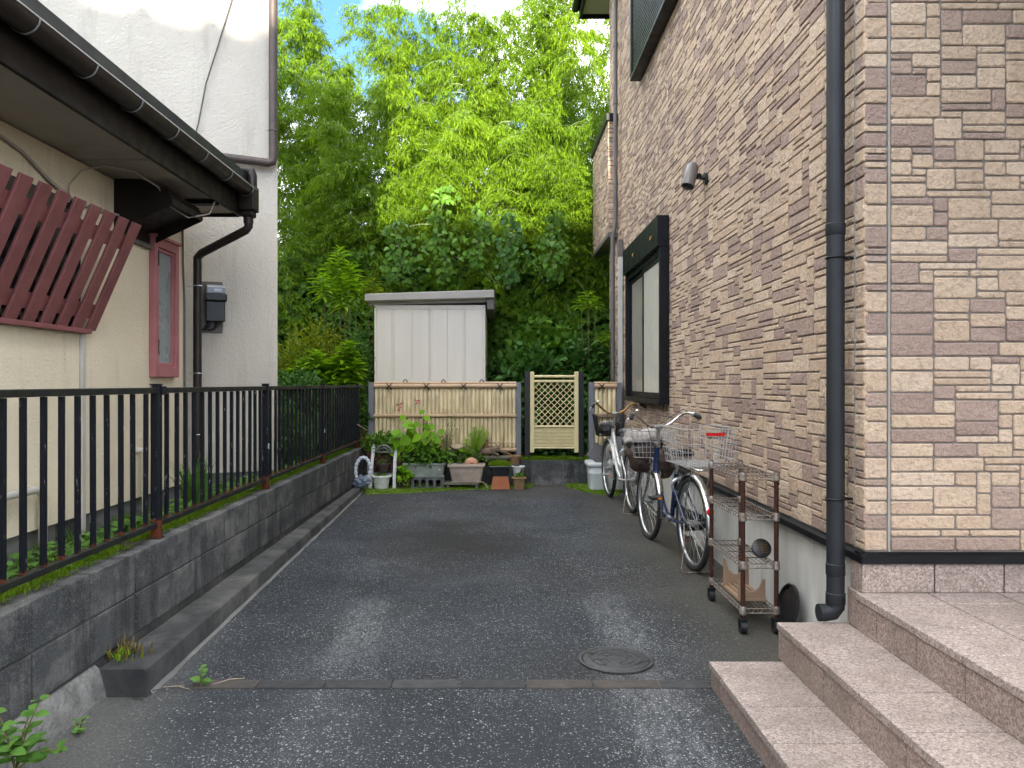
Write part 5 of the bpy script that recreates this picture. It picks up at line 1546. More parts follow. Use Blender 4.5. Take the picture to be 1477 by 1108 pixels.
for si, zs in enumerate(dzs):
    mb = MB()
    for (a, b_) in (((tx0, ty0), (tx1, ty0)), ((tx0, ty1), (tx1, ty1)), ((tx0, ty0), (tx0, ty1)), ((tx1, ty0), (tx1, ty1))):
        A, B_ = Vector((*a, zs)), Vector((*b_, zs))
        mb.tube([A, B_], .0032, 6); mb.tube([A + Vector((0, 0, -.024)), B_ + Vector((0, 0, -.024))], .0032, 6)
        L = (B_ - A).length; nn = max(4, int(L / .022)); nn += nn % 2
        mb.tube([A.lerp(B_, i / nn) + Vector((0, 0, 0 if i % 2 else -.024)) for i in range(nn + 1)], .0020, 4)
    sh = mb.build('shelf', M['rack_chrome'], tro, True)
    mb = MB()
    for i in range(1, 7):
        x = tx0 + (tx1 - tx0) * i / 7; mb.tube([(x, ty0, zs + .003), (x, ty1, zs + .003)], .0018, 5, cap=False)
    for y in np.linspace(ty0, ty1, 5)[1:-1]: mb.tube([(tx0, y, zs - .001), (tx1, y, zs - .001)], .0028, 5)
    mb.build('shelf_wires', M['wire_rust'], sh)
    for x in (tx0, tx1):
        for y in (ty0, ty1):
            MB().lathe([(.0145, -.032), (.0195, -.028), (.0175, .01), (.0155, .014)], 14, (x, y, zs)).build('shelf_collar', M['rack_chrome'], sh, True)
lampz = dzs[2]
so = thing('solar_light', 'round black solar garden light on the third shelf of the trolley', 'solar light', (1.425, 4.20, lampz + .006))
Rt = Matrix.Rotation(R(62), 4, 'X') @ Matrix.Rotation(R(0), 4, 'Z')
rot = Matrix.Translation((0, .0, .052)) @ Rt
o = MB().lathe([(.040, -.018), (.052, -.012), (.052, .004), (.047, .007), (.001, .007)], 28).build('housing', M['meter_black'], so, True, M=rot)
mb = MB()
for i in range(-3, 4): mb.box((-.03, i * .009 - .0006, .0072), (.03, i * .009 + .0006, .0078))
mb.box((-.0006, -.03, .0072), (.0006, .03, .0079))
mb.build('cell_lines', M['gold_metal'], so, M=rot)
MB().tube([(0, .02, .045), (-.0, .06, .035), (0, .10, .02)], .014, 10).build('stake', M['meter_black'], so, True)
# tan plastic rack pieces on the bottom shelf
tn = thing('tan_plastic_holder', 'tan plastic holder with scooped ends on the bottom shelf of the trolley', 'holder', (1.375, 4.37, dzs[3] + .006))
MB().box((-.075, -.17, 0), (.075, .17, .012)).build('base', M['tan_plastic'], tn)
def scoop(y, h):
    pr = [(-.075, 0), (.075, 0), (.075, h), (.058, h), (.04, h * .62), (.015, h * .45), (-.015, h * .45), (-.045, h * .6), (-.06, h * .95), (-.075, h)]
    return MB().prism(pr, 'y', y, y + .010)
scoop(-.16, .115).build('end_plate', M['tan_plastic'], tn, bevel=.003)
scoop(.12, .17).build('end_plate', M['tan_plastic'], tn, bevel=.003)
for x in (-.05, -.02, .01, .04): MB().box((x, -.15, .0125), (x + .012, .12, .024)).build('slat', M['tan_plastic'], tn)
dsc = thing('black_round_tray', 'round black tray leaning on the house base behind the trolley', 'tray', (1.53, 4.10, gz(4.1)))
MB().lathe([(.115, -.008), (.13, -.004), (.132, .012), (.125, .014), (.118, .0), (.001, .0)], 32).build('tray_body', M['meter_black'], dsc, True, M=Matrix.Translation((0, 0, .128)) @ Matrix.Rotation(R(-76), 4, 'Y'))

# ================================================================== PLANTS
def unit(a): return a / np.maximum(1e-9, np.linalg.norm(a, axis=-1, keepdims=True))
def leaf_mesh(name, P, D, N, L, Wd, kind='lance', m=None, parent=None, fold=.25, droop=.2, as_mesh=False):
    P, D, N = np.asarray(P, float), unit(np.asarray(D, float)), np.asarray(N, float)
    S = unit(np.cross(D, N)); N = unit(np.cross(S, D))
    L = np.broadcast_to(np.asarray(L, float), (len(P),))[:, None]; Wd = np.broadcast_to(np.asarray(Wd, float), (len(P),))[:, None]
    n = len(P)
    if kind == 'lance':
        v = np.stack([P, P + D * L * .38 + S * Wd * .5 + N * Wd * fold, P + D * L - N * L * droop, P + D * L * .38 - S * Wd * .5 + N * Wd * fold], 1)
        f = np.array([[0, 1, 2], [0, 2, 3]]); nv = 4
        faces = (np.arange(n)[:, None, None] * nv + f[None]).reshape(-1, 3); fl = 3
    else:
        if kind == 'heart': pr = ((-.06, .22), (.28, .50), (.66, .34))
        elif kind == 'oval': pr = ((.12, .26), (.45, .50), (.78, .30))
        else: pr = ((.1, .3), (.4, .5), (.75, .33))
        cs = [P]
        for s in (1, -1):
            for t, w in pr:
                cs.append(P + D * L * t + S * Wd * w * s + N * (Wd * fold * w * 2 - L * droop * t * t))
        cs.append(P + D * L - N * L * droop)
        cs.append(P + D * L * .5 - N * L * droop * .25)
        v = np.stack(cs, 1); nv = 9
        f = np.array([[0, 1, 2, 8], [8, 2, 3, 7], [0, 8, 5, 4], [8, 7, 6, 5]])
        faces = (np.arange(n)[:, None, None] * nv + f[None]).reshape(-1, 4); fl = 4
    me = bpy.data.meshes.new(name)
    v = v.reshape(-1, 3)
    me.vertices.add(len(v)); me.vertices.foreach_set('co', v.astype('f').ravel())
    me.loops.add(faces.size); me.loops.foreach_set('vertex_index', faces.astype('i').ravel())
    me.polygons.add(len(faces)); me.polygons.foreach_set('loop_start', np.arange(0, faces.size, fl, dtype='i'))
    me.update(calc_edges=True)
    if m is not None: me.materials.append(m)
    if as_mesh: return me
    return link(name, me, None, parent)
def rand_dirs(n, up=0.0):
    d = rng.normal(size=(n, 3)); d[:, 2] += up; return unit(d)

# ------------------------------------------------------------------ vine-covered bank
def bank(x, t):
    """surface of the bank: t 0 at its foot, 1 at the top"""
    b = mnoise.noise((x * .55, t * 2.2, 1.0)) * .55 + mnoise.noise((x * 1.4, t * 4.5, 7.0)) * .28
    y = 11.75 + 1.0 * t ** .9 - b * .6 * (0.35 + .65 * math.sin(math.pi * min(1, t * 1.1)))
    z = .25 + 3.1 * t + b * .15
    return Vector((x, y, z))
NX, NT = 80, 36
mb = MB()
for j in range(NT + 1):
    for i in range(NX + 1):
        mb.v.append(tuple(bank(-9.0 + 16.0 * i / NX, j / NT)))
for i in range(NX + 1): mb.v.append((-9.0 + 16.0 * i / NX, 40, 4.0))
for j in range(NT + 1):
    for i in range(NX):
        a = j * (NX + 1) + i; mb.f.append((a, a + 1, a + NX + 2, a + NX + 1))
M['bank'] = simple('dark_earth_and_stems', (.030, .036, .014), (.012, .014, .006), 6, .95, bs=14, bstr=1, bdist=.06)  # dark green-brown ground colour under the vine leaves
struct(mb.build('earth_bank', M['bank'], None, True))
n = 36000
px_, dn, nn_ = [], [], []
for _ in range(n):
    x = rng.uniform(-6.2, 3.6); t = rng.uniform(0, 1) ** .9
    p = bank(x, t); e1 = bank(x + .05, t) - p; e2 = bank(x, min(1.05, t + .02)) - p
    nr = e1.cross(e2).normalized()
    if nr.y > 0: nr = -nr
    clump = mnoise.noise((x * 1.9, t * 7, 3)) * .42
    p = p + nr * (rng.uniform(.02, .22) + max(0, clump))
    px_.append(p); nn_.append(nr + Vector((rng.normal() * .6, rng.normal() * .5, rng.normal() * .5 + .5)))
    dn.append(Vector((rng.normal() * .85, -.35 + rng.normal() * .45, -.55 + rng.normal() * .55)))
Lf = rng.uniform(.05, .115, n)
stuff(tag(leaf_mesh('vine_cover', px_, dn, nn_, Lf, Lf * .88, 'heart', M['ivy_leaf'], None, .18, .12), 'mass of dark green heart leaved vines hanging over the bank behind the shed', 'vines'))
# hanging vine strands that can be told apart
def strand(px, py0, py1, Y, name_label, m, wid=.16, dens=90):
    a, b = W(px, py0, Y), W(px, py1, Y)
    t = thing('hanging_vine', name_label, 'vine', tuple(b), 0, 'vines hanging from the bamboo')
    pts = [a.lerp(b, q) - b + Vector((.05 * math.sin(q * 7 + px), .04 * math.cos(q * 5), 0)) for q in np.linspace(0, 1, 12)]
    MB().tube(pts, .008, 5).build('stem', M['stem_green'], t, True)
    k = int(dens * (a - b).length)
    q = rng.uniform(0, 1, k); base = np.array([pts[min(11, int(u * 11.99))] for u in q])
    P = base + rng.normal(size=(k, 3)) * np.array([wid * .6, .10, .06]) * (.4 + .8 * np.sin(np.pi * q))[:, None]
    D = np.stack([rng.normal(size=k) * .7, -.3 + rng.normal(size=k) * .3, -.8 + rng.normal(size=k) * .3], 1)
    N = np.stack([rng.normal(size=k) * .4, -1 + rng.normal(size=k) * .3, .6 + rng.normal(size=k) * .3], 1)
    L = rng.uniform(.06, .11, k)
    leaf_mesh('foliage', P, D, N, L, L * .85, 'heart', m, t, .18, .12)
strand(636, 270, 400, 11.7, 'long leafy vine curtain hanging above the middle of the shed', M['ivy_leaf'], .20, 150)
strand(690, 300, 380, 11.8, 'shorter vine tail hanging right of the long vine curtain', M['ivy_leaf'], .14, 120)
strand(735, 310, 405, 11.6, 'vine tail hanging above the garden gate', M['shrub_dark'], .16, 120)
strand(575, 320, 400, 11.6, 'broad vine tail hanging left above the shed roof', M['ivy_leaf'], .22, 140)
strand(800, 310, 400, 11.5, 'vine tail hanging beside the stone house balcony', M['ivy_leaf'], .18, 130)

# ------------------------------------------------------------------ bamboo grove
def make_bamboo(seed, h, nbr, spread, first):
    r = np.random.default_rng(seed)
    lean = r.normal(size=2) * .06
    def culm(t):
        bend = t ** 2.6 * .10 * h
        return np.array([lean[0] * h * t + bend * math.cos(seed), lean[1] * h * t + bend * math.sin(seed), h * t - bend * .25])
    P, D, N, L = [], [], [], []
    tw = MB()
    for t in np.linspace(first, .995, nbr):
        for side in range(r.integers(2, 4)):
            base = culm(t)
            az = r.uniform(0, 2 * math.pi)
            ln = spread * r.uniform(.55, 1.1) * (1.05 - .72 * max(0, (t - .45) / .55)) * (.75 + .25 * min(1, (t - first) / .2 + .4))
            d = np.array([math.cos(az), math.sin(az), r.uniform(.25, .8)]); d /= np.linalg.norm(d)
            nseg = 7; pts = [base]
            for k in range(nseg):
                d = d + np.array([0, 0, -.13 - .05 * k]); d /= np.linalg.norm(d)
                pts.append(pts[-1] + d * ln / nseg)
            tw.tube(pts, [.006, .005, .005, .004, .004, .003, .003, .002], 3, cap=False)
            for k in range(2, nseg + 1):
                for s in range(2):
                    az2 = r.uniform(0, 2 * math.pi)
                    d2 = d + .9 * np.array([math.cos(az2), math.sin(az2), r.uniform(-.4, .5)]); d2 /= np.linalg.norm(d2)
                    l2 = r.uniform(.12, .30)
                    nl = r.integers(7, 12)
                    for q in np.linspace(.3, 1, nl):
                        p = pts[k] + d2 * l2 * q + r.normal(size=3) * .012
                        dl = d2 * .6 + r.normal(size=3) * .42 + np.array([0, 0, -.42])
                        P.append(p); D.append(dl); N.append(r.normal(size=3) * .45 + np.array([0, -.25, 1.0])); L.append(r.uniform(.065, .135))
    L = np.array(L)
    lv = leaf_mesh('bamboo_leaves', P, D, N, L, L * .165, 'lance', M['bamboo_leaf'], None, .12, .12, as_mesh=True)
    cm = MB(); ts = np.linspace(0, .97, 22)
    pts, rad = [], []
    for t in ts:
        r0 = .032 * (1 - t * .85)
        for dz, q in ((-.01, 1.0), (0, 1.16), (.01, 1.0)):
            c = culm(min(1, max(0, t + dz / h))); pts.append(c); rad.append(r0 * q)
    cm.tube(pts, rad, 8)
    c = cm.mesh('bamboo_culm'); c.materials.append(M['culm']); c.shade_smooth()
    tm = tw.mesh('bamboo_twigs', False); tm.materials.append(M['culm'])
    return c, tm, lv
variants = [make_bamboo(s, h, nb, sp, fi) for s, h, nb, sp, fi in ((1, 6.6, 30, .95, .16), (2, 7.2, 33, 1.05, .18), (3, 6.0, 28, 1.0, .12), (4, 7.6, 34, .9, .22), (5, 5.2, 26, 1.05, .08), (6, 6.9, 31, 1.1, .15), (7, 5.6, 26, 1.15, .34), (8, 5.2, 24, 1.05, .36))]
print('bamboo leaves', [len(v[2].polygons) // 2 for v in variants])
def plant_bamboo(px, top_py, Y, v, rz):
    """a bamboo whose top shows at row top_py"""
    c, tm, lv = variants[v]
    h = (6.6, 7.2, 6.0, 7.6, 5.2, 6.9, 5.6, 5.2)[v]
    topz = EYE + (553 - top_py) / F * Y
    base = max(1.0, topz - h * .97)
    sc = min(1.25, max(.7, (topz - base) / (h * .97)))
    base = topz - h * .97 * sc
    lab, grp = (('tall bamboo at the back of the grove with its top against the sky', 'back bamboos of the grove') if Y > 15.3 else
                ('bamboo in the middle of the grove below the tallest tops', 'middle bamboos of the grove') if Y > 14 else
                ('front bamboo arching out over the vine covered bank', 'front bamboos over the bank'))
    t = thing('bamboo', lab, 'bamboo', ((px - 722) / F * Y, Y, base), rz, grp)
    t.scale = (1, 1, sc)
    link('culm', c, None, t); link('twigs', tm, None, t); link('crown', lv, None, t)
rb = random.Random(21)
spots = []
# back row
for px, tp in ((418, 40), (455, -15), (492, 0), (528, 25), (562, -10), (598, 60), (640, 30), (672, -25), (706, -10), (742, 70), (775, 20), (806, -30), (838, -25), (868, -10), (895, 10), (436, 10), (474, 30), (510, 60), (545, 45), (580, 40), (620, 75), (655, 10), (690, 20), (724, 40), (758, 35), (790, -10), (822, 0), (853, -15), (880, 30), (598, 15), (612, 45), (570, 20), (776, -20), (762, 5), (745, 20), (630, 20), (465, 5), (424, 25), (440, 60), (412, 80)):
    spots.append((px + rb.uniform(-6, 6), tp + rb.uniform(-15, 15), rb.uniform(15.6, 17.2)))
# middle row
for px, tp in ((436, 140), (478, 110), (520, 130), (556, 110), (618, 120), (655, 75), (690, 60), (728, 110), (765, 95), (800, 60), (838, 70), (872, 90), (900, 110), (540, 150), (585, 125), (500, 150), (636, 110), (415, 150), (450, 170)):
    spots.append((px + rb.uniform(-6, 6), tp + rb.uniform(-20, 20), rb.uniform(14.2, 15.0)))
# front row, leaning over the bank
for px, tp in ((430, 215), (470, 235), (530, 190), (575, 200), (610, 160), (650, 165), (690, 150), (735, 165), (775, 155), (815, 150), (850, 165), (885, 180), (450, 300), (500, 285), (548, 270), (595, 250), (672, 240), (715, 225), (760, 235), (798, 225), (835, 240), (868, 250)):
    spots.append((px + rb.uniform(-8, 8), tp + rb.uniform(-20, 20), rb.uniform(12.9, 13.4) if tp < 220 else rb.uniform(12.5, 12.8)))
for i, (px, tp, Y) in enumerate(spots):
    plant_bamboo(px, tp, Y, (i * 5 + 2) % 6 if Y > 14 else (6, 7)[i % 2], rb.uniform(0, 6.28))

# ------------------------------------------------------------------ shrubs
def shrub(name, label, c, rad, n, Ls, kind, m, asp, group=None, up=.2, stems=9, cat='shrub', fold=.2, droop=.15, hollow=.45, lump=.35):
    t = thing(name, label, cat, tuple(c), 0, group)
    u = rand_dirs(n); rr = rng.uniform(hollow, 1, n) ** .6
    amp = np.array([1 + lump * mnoise.noise((float(q[0]) * 2.1 + c[0], float(q[1]) * 2.1 + c[1], float(q[2]) * 2.1)) for q in u])
    P = u * (rr * amp)[:, None] * np.array(rad) + np.array([0, 0, rad[2] * .95])
    keep = P[:, 2] > -.02
    P, u = P[keep], u[keep]; k = len(P)
    D = unit(u + rng.normal(size=(k, 3)) * .6 + np.array([0, -.1, -.15 + up])); N = u * .5 + rng.normal(size=(k, 3)) * .4 + np.array([0, -.2, .9])
    L = rng.uniform(Ls[0], Ls[1], k)
    leaf_mesh('foliage', P, D, N, L, L * asp, kind, m, t, fold, droop)
    mb = MB()
    for i in range(stems):
        a = rng.uniform(0, 6.28); q = rng.uniform(.3, .75)
        e = np.array([math.cos(a) * rad[0] * q, math.sin(a) * rad[1] * q, rad[2] * rng.uniform(1.0, 1.6)])
        mb.tube([(0, 0, -.05), tuple(e * .5 + rng.normal(size=3) * .05), tuple(e)], [.018, .012, .006], 6)
    mb.build('stems', M['bark'], t, True)
    return t
def at(px, py, Y): return W(px, py, Y)
zy = YARD
def sh_at(px, Y): return ((px - 722) / F * Y, Y, zy - .05)
shrub('olive_shrub', 'fine leaved yellow green shrub left of the shed', sh_at(452, 11.0), (.78, .60, .95), 6500, (.05, .085), 'lance', M['shrub_olive'], .36)
shrub('olive_shrub', 'fine leaved shrub squeezed between pale house and yellow green shrub', sh_at(405, 10.6), (.5, .5, .75), 3200, (.05, .08), 'lance', M['shrub_olive'], .36)
shrub('dark_shrub', 'dark shrub against the left side of the shed', sh_at(520, 10.6), (.30, .45, .90), 2600, (.05, .08), 'lance', M['shrub_dark'], .4)
shrub('dark_shrub', 'dense dark green shrub behind the gate right of the shed', sh_at(770, 11.2), (.75, .6, .78), 5200, (.06, .12), 'heart', M['shrub_dark'], .8)
shrub('dark_shrub', 'dark green shrub beside the stone house behind the narrow bamboo screen', sh_at(850, 11.0), (.55, .5, .85), 3800, (.06, .11), 'heart', M['shrub_dark'], .8)
shrub('mid_green_shrub', 'loose mid green shrub hanging over the shed roof on the right', sh_at(805, 11.6), (.85, .5, 1.0), 3800, (.07, .13), 'heart', M['ivy_leaf'], .8)
shrub('low_shrub', 'low leafy plants just behind the cream gate', sh_at(800, 10.25), (.42, .28, .20), 900, (.05, .09), 'heart', M['shrub_dark'], .7)
shrub('low_shrub', 'dark leafy plants between shed and black gate post', sh_at(728, 10.3), (.22, .22, .50), 1000, (.05, .09), 'heart', M['shrub_dark'], .7)
shrub('dark_shrub', 'dark foliage behind the far end of the metal fence', (-2.45, 9.2, .38), (.42, .75, .58), 4200, (.05, .09), 'oval', M['shrub_dark'], .55)
shrub('dark_shrub', 'dark foliage behind the metal fence beside the pale house', (-2.35, 7.95, .40), (.34, .5, .40), 2200, (.05, .09), 'oval', M['shrub_dark'], .5)

# whorled upright shoots: broad leaves in rosettes on stems
def shoots(name, label, spots_, m, L0, Y, cat='shrub', asp=.38):
    c = Vector(((spots_[0][0] - 722) / F * Y, Y, zy - .05))
    t = thing(name, label, cat, tuple(c))
    P, D, N, L = [], [], [], []
    mb = MB()
    for px, py, hgt in spots_:
        top = W(px, py, Y + rng.uniform(-.15, .15)) - c
        foot = Vector((top.x * .75, top.y * .6, 0))
        mb.tube([foot, foot.lerp(top, .5) + Vector((.02, 0, 0)), top], [.012, .009, .005], 6)
        k = int(hgt / .028)
        for i in range(k):
            q = i / k; p = top - (top - foot).normalized() * hgt * q
            for j in range(3):
                a = i * 1.2 + j * 2.094 + rng.uniform(-.3, .3)
                P.append(p); D.append((math.cos(a), math.sin(a), .55 - .75 * q + rng.uniform(-.1, .1))); N.append((-.3 * math.cos(a), -.3 * math.sin(a), 1)); L.append(L0 * (.45 + .75 * min(1, q * 3 + .15)) * rng.uniform(.8, 1.15))
    L = np.array(L)
    leaf_mesh('leaves', P, D, N, L, L * asp, 'oval', m, t, .22, .25)
    mb.build('stems', M['stem_green'], t, True)
    return t
shoots('broadleaf_shrub', 'bright green broad leaved shrub rising above the far metal fence', [(418, 535, .3), (438, 520, .34), (456, 508, .36), (470, 525, .3), (487, 515, .34), (503, 494, .42), (512, 520, .34), (445, 545, .25), (478, 545, .25), (497, 545, .3), (428, 548, .2)], M['shrub_bright'], .20, 10.15, 'shrub', .46)
shoots('tall_weed', 'tall bright green weed standing over the olive shrub', [(490, 358, .55), (478, 378, .4), (505, 380, .4), (466, 396, .35), (514, 402, .3), (496, 400, .45)], M['shrub_bright'], .19, 11.0, 'weed', .22)
shoots('pale_sapling', 'small yellow green sapling beside the shed roof corner', [(538, 402, .25), (530, 415, .22), (546, 418, .2)], M['shrub_olive'], .13, 10.9, 'sapling', .28)
shoots('yellow_tipped_shrub', 'shrub with pale yellow leaf tips against the stone house', [(848, 422, .15), (858, 430, .15), (870, 484, .15), (838, 435, .12), (880, 480, .12)], M['shrub_bright'], .15, 10.7, 'shrub', .3)

# dark broad leaves poking over the fence corner
shoots('broadleaf_plant', 'dark broad leaved plant poking between metal fence and bamboo post', [(520, 570, .12), (524, 592, .14), (518, 604, .12), (527, 610, .12)], M['shrub_dark'], .13, 9.75, 'plant', .5)

# ------------------------------------------------------------------ moss, grass, ground plants
def tufts(name, label, pts, hgt, m, per, spread, cat, w=.004, parent=None):
    P, D, N, L = [], [], [], []
    for p in pts:
        for _ in range(per):
            P.append(Vector(p) + Vector((rng.normal() * spread, rng.normal() * spread, 0)))
            D.append((rng.normal() * .45, rng.normal() * .45, 1)); N.append((rng.normal(), rng.normal(), .2)); L.append(rng.uniform(.4, 1.1) * hgt)
    L = np.array(L)
    o = leaf_mesh(name, P, D, N, L, w, 'lance', m, parent, .1, .15)
    stuff(o)
    if label: tag(o, label, cat)
    return o
def moss_bed(name, label, outline_fn, hgt=.02, per=10, n=900):
    pts = []
    while len(pts) < n:
        p = outline_fn()
        if p is not None: pts.append(p)
    return tufts(name, label, pts, hgt, M['grass_blade'], per, .012, 'moss', .005)
def mound(name, poly, z0, hgt, m):
    """thin uneven cushion of moss with a ragged edge"""
    bm = bmesh.new()
    vs = [bm.verts.new((x, y, 0)) for x, y in poly]
    bm.faces.new(vs)
    bmesh.ops.triangulate(bm, faces=bm.faces)
    bmesh.ops.subdivide_edges(bm, edges=bm.edges, cuts=5, use_grid_fill=True)
    bnd = {v for e in bm.edges if e.is_boundary for v in e.verts}
    for v in bm.verts:
        h = .0 if v in bnd else hgt * (.6 + .7 * mnoise.noise((v.co.x * 14, v.co.y * 14, 2)))
        if v in bnd:
            v.co.x += .012 * mnoise.noise((v.co.x * 30, v.co.y * 30, 0)); v.co.y += .012 * mnoise.noise((v.co.x * 30, v.co.y * 30, 9))
        v.co.z = gz(v.co.y) + .004 + max(0, h)
    me = bpy.data.meshes.new(name); bm.to_mesh(me); bm.free(); me.shade_smooth()
    return link(name, me, m)
def inside(poly, x, y):
    c = False
    for (x0, y0), (x1, y1) in zip(poly, poly[1:] + poly[:1]):
        if (y0 > y) != (y1 > y) and x < (x1 - x0) * (y - y0) / (y1 - y0) + x0: c = not c
    return c
left_poly = [tuple(G(px, py).xy) for px, py in ((522, 711), (530, 714), (560, 713), (590, 712), (620, 710), (650, 708), (690, 707), (735, 706), (768, 704), (770, 700), (745, 695.5), (700, 694.5), (640, 694.5), (560, 695.5), (527, 700))]
right_poly = [tuple(G(px, py).xy) for px, py in ((812, 699), (820, 704), (838, 709), (862, 714), (890, 716), (897, 708), (880, 699), (850, 696))]
tiny_poly = [tuple(G(px, py).xy) for px, py in ((741, 706), (770, 704), (771, 699), (742, 700))]
for poly, lab, cnt in ((left_poly, 'bright green moss strip on the asphalt in front of the plant pots', 1500), (right_poly, 'bright green moss patch on the asphalt under the white tub', 700)):
    mo = mound('moss_cushion', poly, 0, .022, M['moss_base']); tag(stuff(mo), lab, 'moss')
    xs_ = [p[0] for p in poly]; ys_ = [p[1] for p in poly]
    pts = []
    while len(pts) < cnt:
        x, y = rng.uniform(min(xs_), max(xs_)), rng.uniform(min(ys_), max(ys_))
        if inside(poly, x, y): pts.append((x, y, gz(y) + .008))
    tufts('moss_blades', None, pts, .028, M['grass_blade'], 10, .012, 'moss', .005, mo)
# moss along the top of the garden wall and under the gate
pts = [(FENX + rng.uniform(-.10, .018) if False else rng.uniform(WALLX - .19, WALLX - .085), y, .548 + rng.uniform(-.012, .006)) for y in np.linspace(2.2, 9.4, 2600) if mnoise.noise((y * 2.2, 3, 3)) > -.55]
tufts('wall_top_moss', 'bright moss growing along the fence foot on the block wall', pts, .035, M['grass_blade'], 8, .014, 'moss', .005)
pts = [(bxp(rng.uniform(752, 850)), BACKY + rng.uniform(.0, .35), YARD) for _ in range(900)]
tufts('sill_moss', 'moss and short grass on the sill under the gate', pts, .05, M['grass_blade'], 8, .015, 'moss', .005)
# low weeds in the bed
P, D, N = [], [], []
for _ in range(2600):
    y = rng.uniform(2.3, 9.3); x = rng.uniform(LHX + .03, WALLX - .14)
    if mnoise.noise((x * 3, y * 1.6, 8)) < -.08: continue
    P.append((x, y, bedz(x, y) + rng.uniform(.0, .09))); D.append((rng.normal(), rng.normal(), .25)); N.append((rng.normal() * .3, rng.normal() * .3 - .2, 1))
L = rng.uniform(.03, .075, len(P))
stuff(tag(leaf_mesh('bed_weeds', P, D, N, L, L * .75, 'oval', M['weed_leaf'], None, .15, .2), 'low green weeds growing between block wall and cream house', 'weeds'))
pts = [(rng.uniform(LHX + .02, WALLX - .13), rng.uniform(2.3, 5.2), .44) for _ in range(260)]
tufts('bed_grass', 'thin grass growing between block wall and cream house', pts, .11, M['weed_leaf'], 5, .03, 'grass', .005)

# grassy clump by the brown downpipe
def strap_plant(name, label, c, n, hgt, m, w, cat='plant', spread=.55):
    t = thing(name, label, cat, tuple(c)); mb = MB()
    for i in range(n):
        a = rng.uniform(0, 6.28); s = rng.uniform(.25, 1) * spread; h = hgt * rng.uniform(.65, 1.1)
        d = Vector((math.cos(a), math.sin(a), 0)); sd = Vector((-d.y, d.x, 0))
        b0 = Vector((rng.normal() * .04, rng.normal() * .04, 0)); prev = None
        for k in range(6):
            q = k / 5
            p = b0 + d * h * s * (q ** 1.6) + Vector((0, 0, h * (q - .35 * s * q ** 2.5)))
            ww = w * (1 - q ** 2) * .5 + .0005
            cur = (p - sd * ww, p + sd * ww)
            if prev: mb.poly([prev[0], prev[1], cur[1], cur[0]])
            prev = cur
    me = mb.mesh('strap_leaves', False)
    link('leaves', me, m, t)
    return t
strap_plant('strap_leaf_clump', 'clump of long strap leaves growing by the brown downpipe behind the fence', (-2.12, 5.35, .44), 75, .46, M['weed_leaf'], .016)
strap_plant('dry_fern_tuft', 'small half dry fern tuft growing from the joint of wall and kerb', W(183, 945, 3.42), 46, .085, M['dry'], .008, 'weed', .7)
strap_plant('green_fern_tuft', 'green sprigs at the foot of the dry fern tuft', W(178, 948, 3.36), 30, .045, M['grass_blade'], .007, 'weed', .8)

def sprig(name, label, c, stems_, m, Ls, cat='weed', asp=.7, kind='oval', per=5, drp=.15):
    """weed with a few leafy stems: stems_ = tips relative to the foot"""
    t = thing(name, label, cat, tuple(c)); mb = MB(); P, D, N, L = [], [], [], []
    for e in stems_:
        e = Vector(e); mid = e * .5 + Vector((0, 0, .02))
        mb.tube([(0, 0, -.01), mid, e], [.0035, .003, .0018], 5)
        for i in range(per):
            q = .35 + .65 * i / max(1, per - 1); p = e * q
            for s in (1, -1):
                a = i * 1.57 + (0 if s == 1 else math.pi) + rng.uniform(-.4, .4)
                P.append(p); D.append((math.cos(a), math.sin(a), .25 + rng.uniform(-.2, .2))); N.append((rng.normal() * .3, -.35 + rng.normal() * .2, 1)); L.append(rng.uniform(*Ls) * (1 - .3 * q))
    L = np.array(L)
    leaf_mesh('leaves', P, D, N, L, L * asp, kind, m, t, .12, drp)
    mb.build('stems', M['stem_green'], t, True)
    return t
sprig('sprout_weed', 'single fresh green sprout in the joint by the kerb end', G(290, 992), [(.0, 0, .085), (.01, .01, .06)], M['weed_leaf'], (.045, .06), per=2)
sprig('creeping_weed', 'leafy weed climbing at the foot of the block wall in the near corner', W(22, 1108, 2.50), [(.05, .05, .20), (-.04, 0, .12), (.09, -.02, .11), (.02, -.06, .10), (-.08, .04, .16), (.13, .03, .05), (.0, .08, .15)], M['weed_leaf'], (.045, .075), per=4)
sprig('small_weed', 'tiny trailing weed below the kerb end', G(113, 1058), [(.03, 0, .06), (-.02, .02, .04), (.02, -.03, .03)], M['weed_leaf'], (.02, .03), per=3)

for i, (px, py, dx, dy, lab) in enumerate(((225, 1000, .10, .03, 'short dry twig lying at the corner of the kerb end'), (255, 995, .13, -.03, 'long dry twig lying between kerb end and sprout'), (200, 1012, .08, -.05, 'dark dry twig at the foot of the kerb end'), (330, 985, .12, .07, 'curved dry twig on the paver strip right of the sprout'))):
    g_ = G(px, py); t = thing('dry_twig', lab, 'twig', (g_.x, g_.y, g_.z + .004))
    MB().tube([(-dx / 2, -dy / 2, .002), (0, .012, .008), (dx / 2, dy / 2, .003)], [.002, .0022, .0012], 5).build('stem', M['bleached'] if i % 2 else M['bark'], t, True)
    MB().tube([(0, .012, .007), (.02, .035, .003)], .0012, 4).build('side_stem', M['bleached'] if i % 2 else M['bark'], t, True)

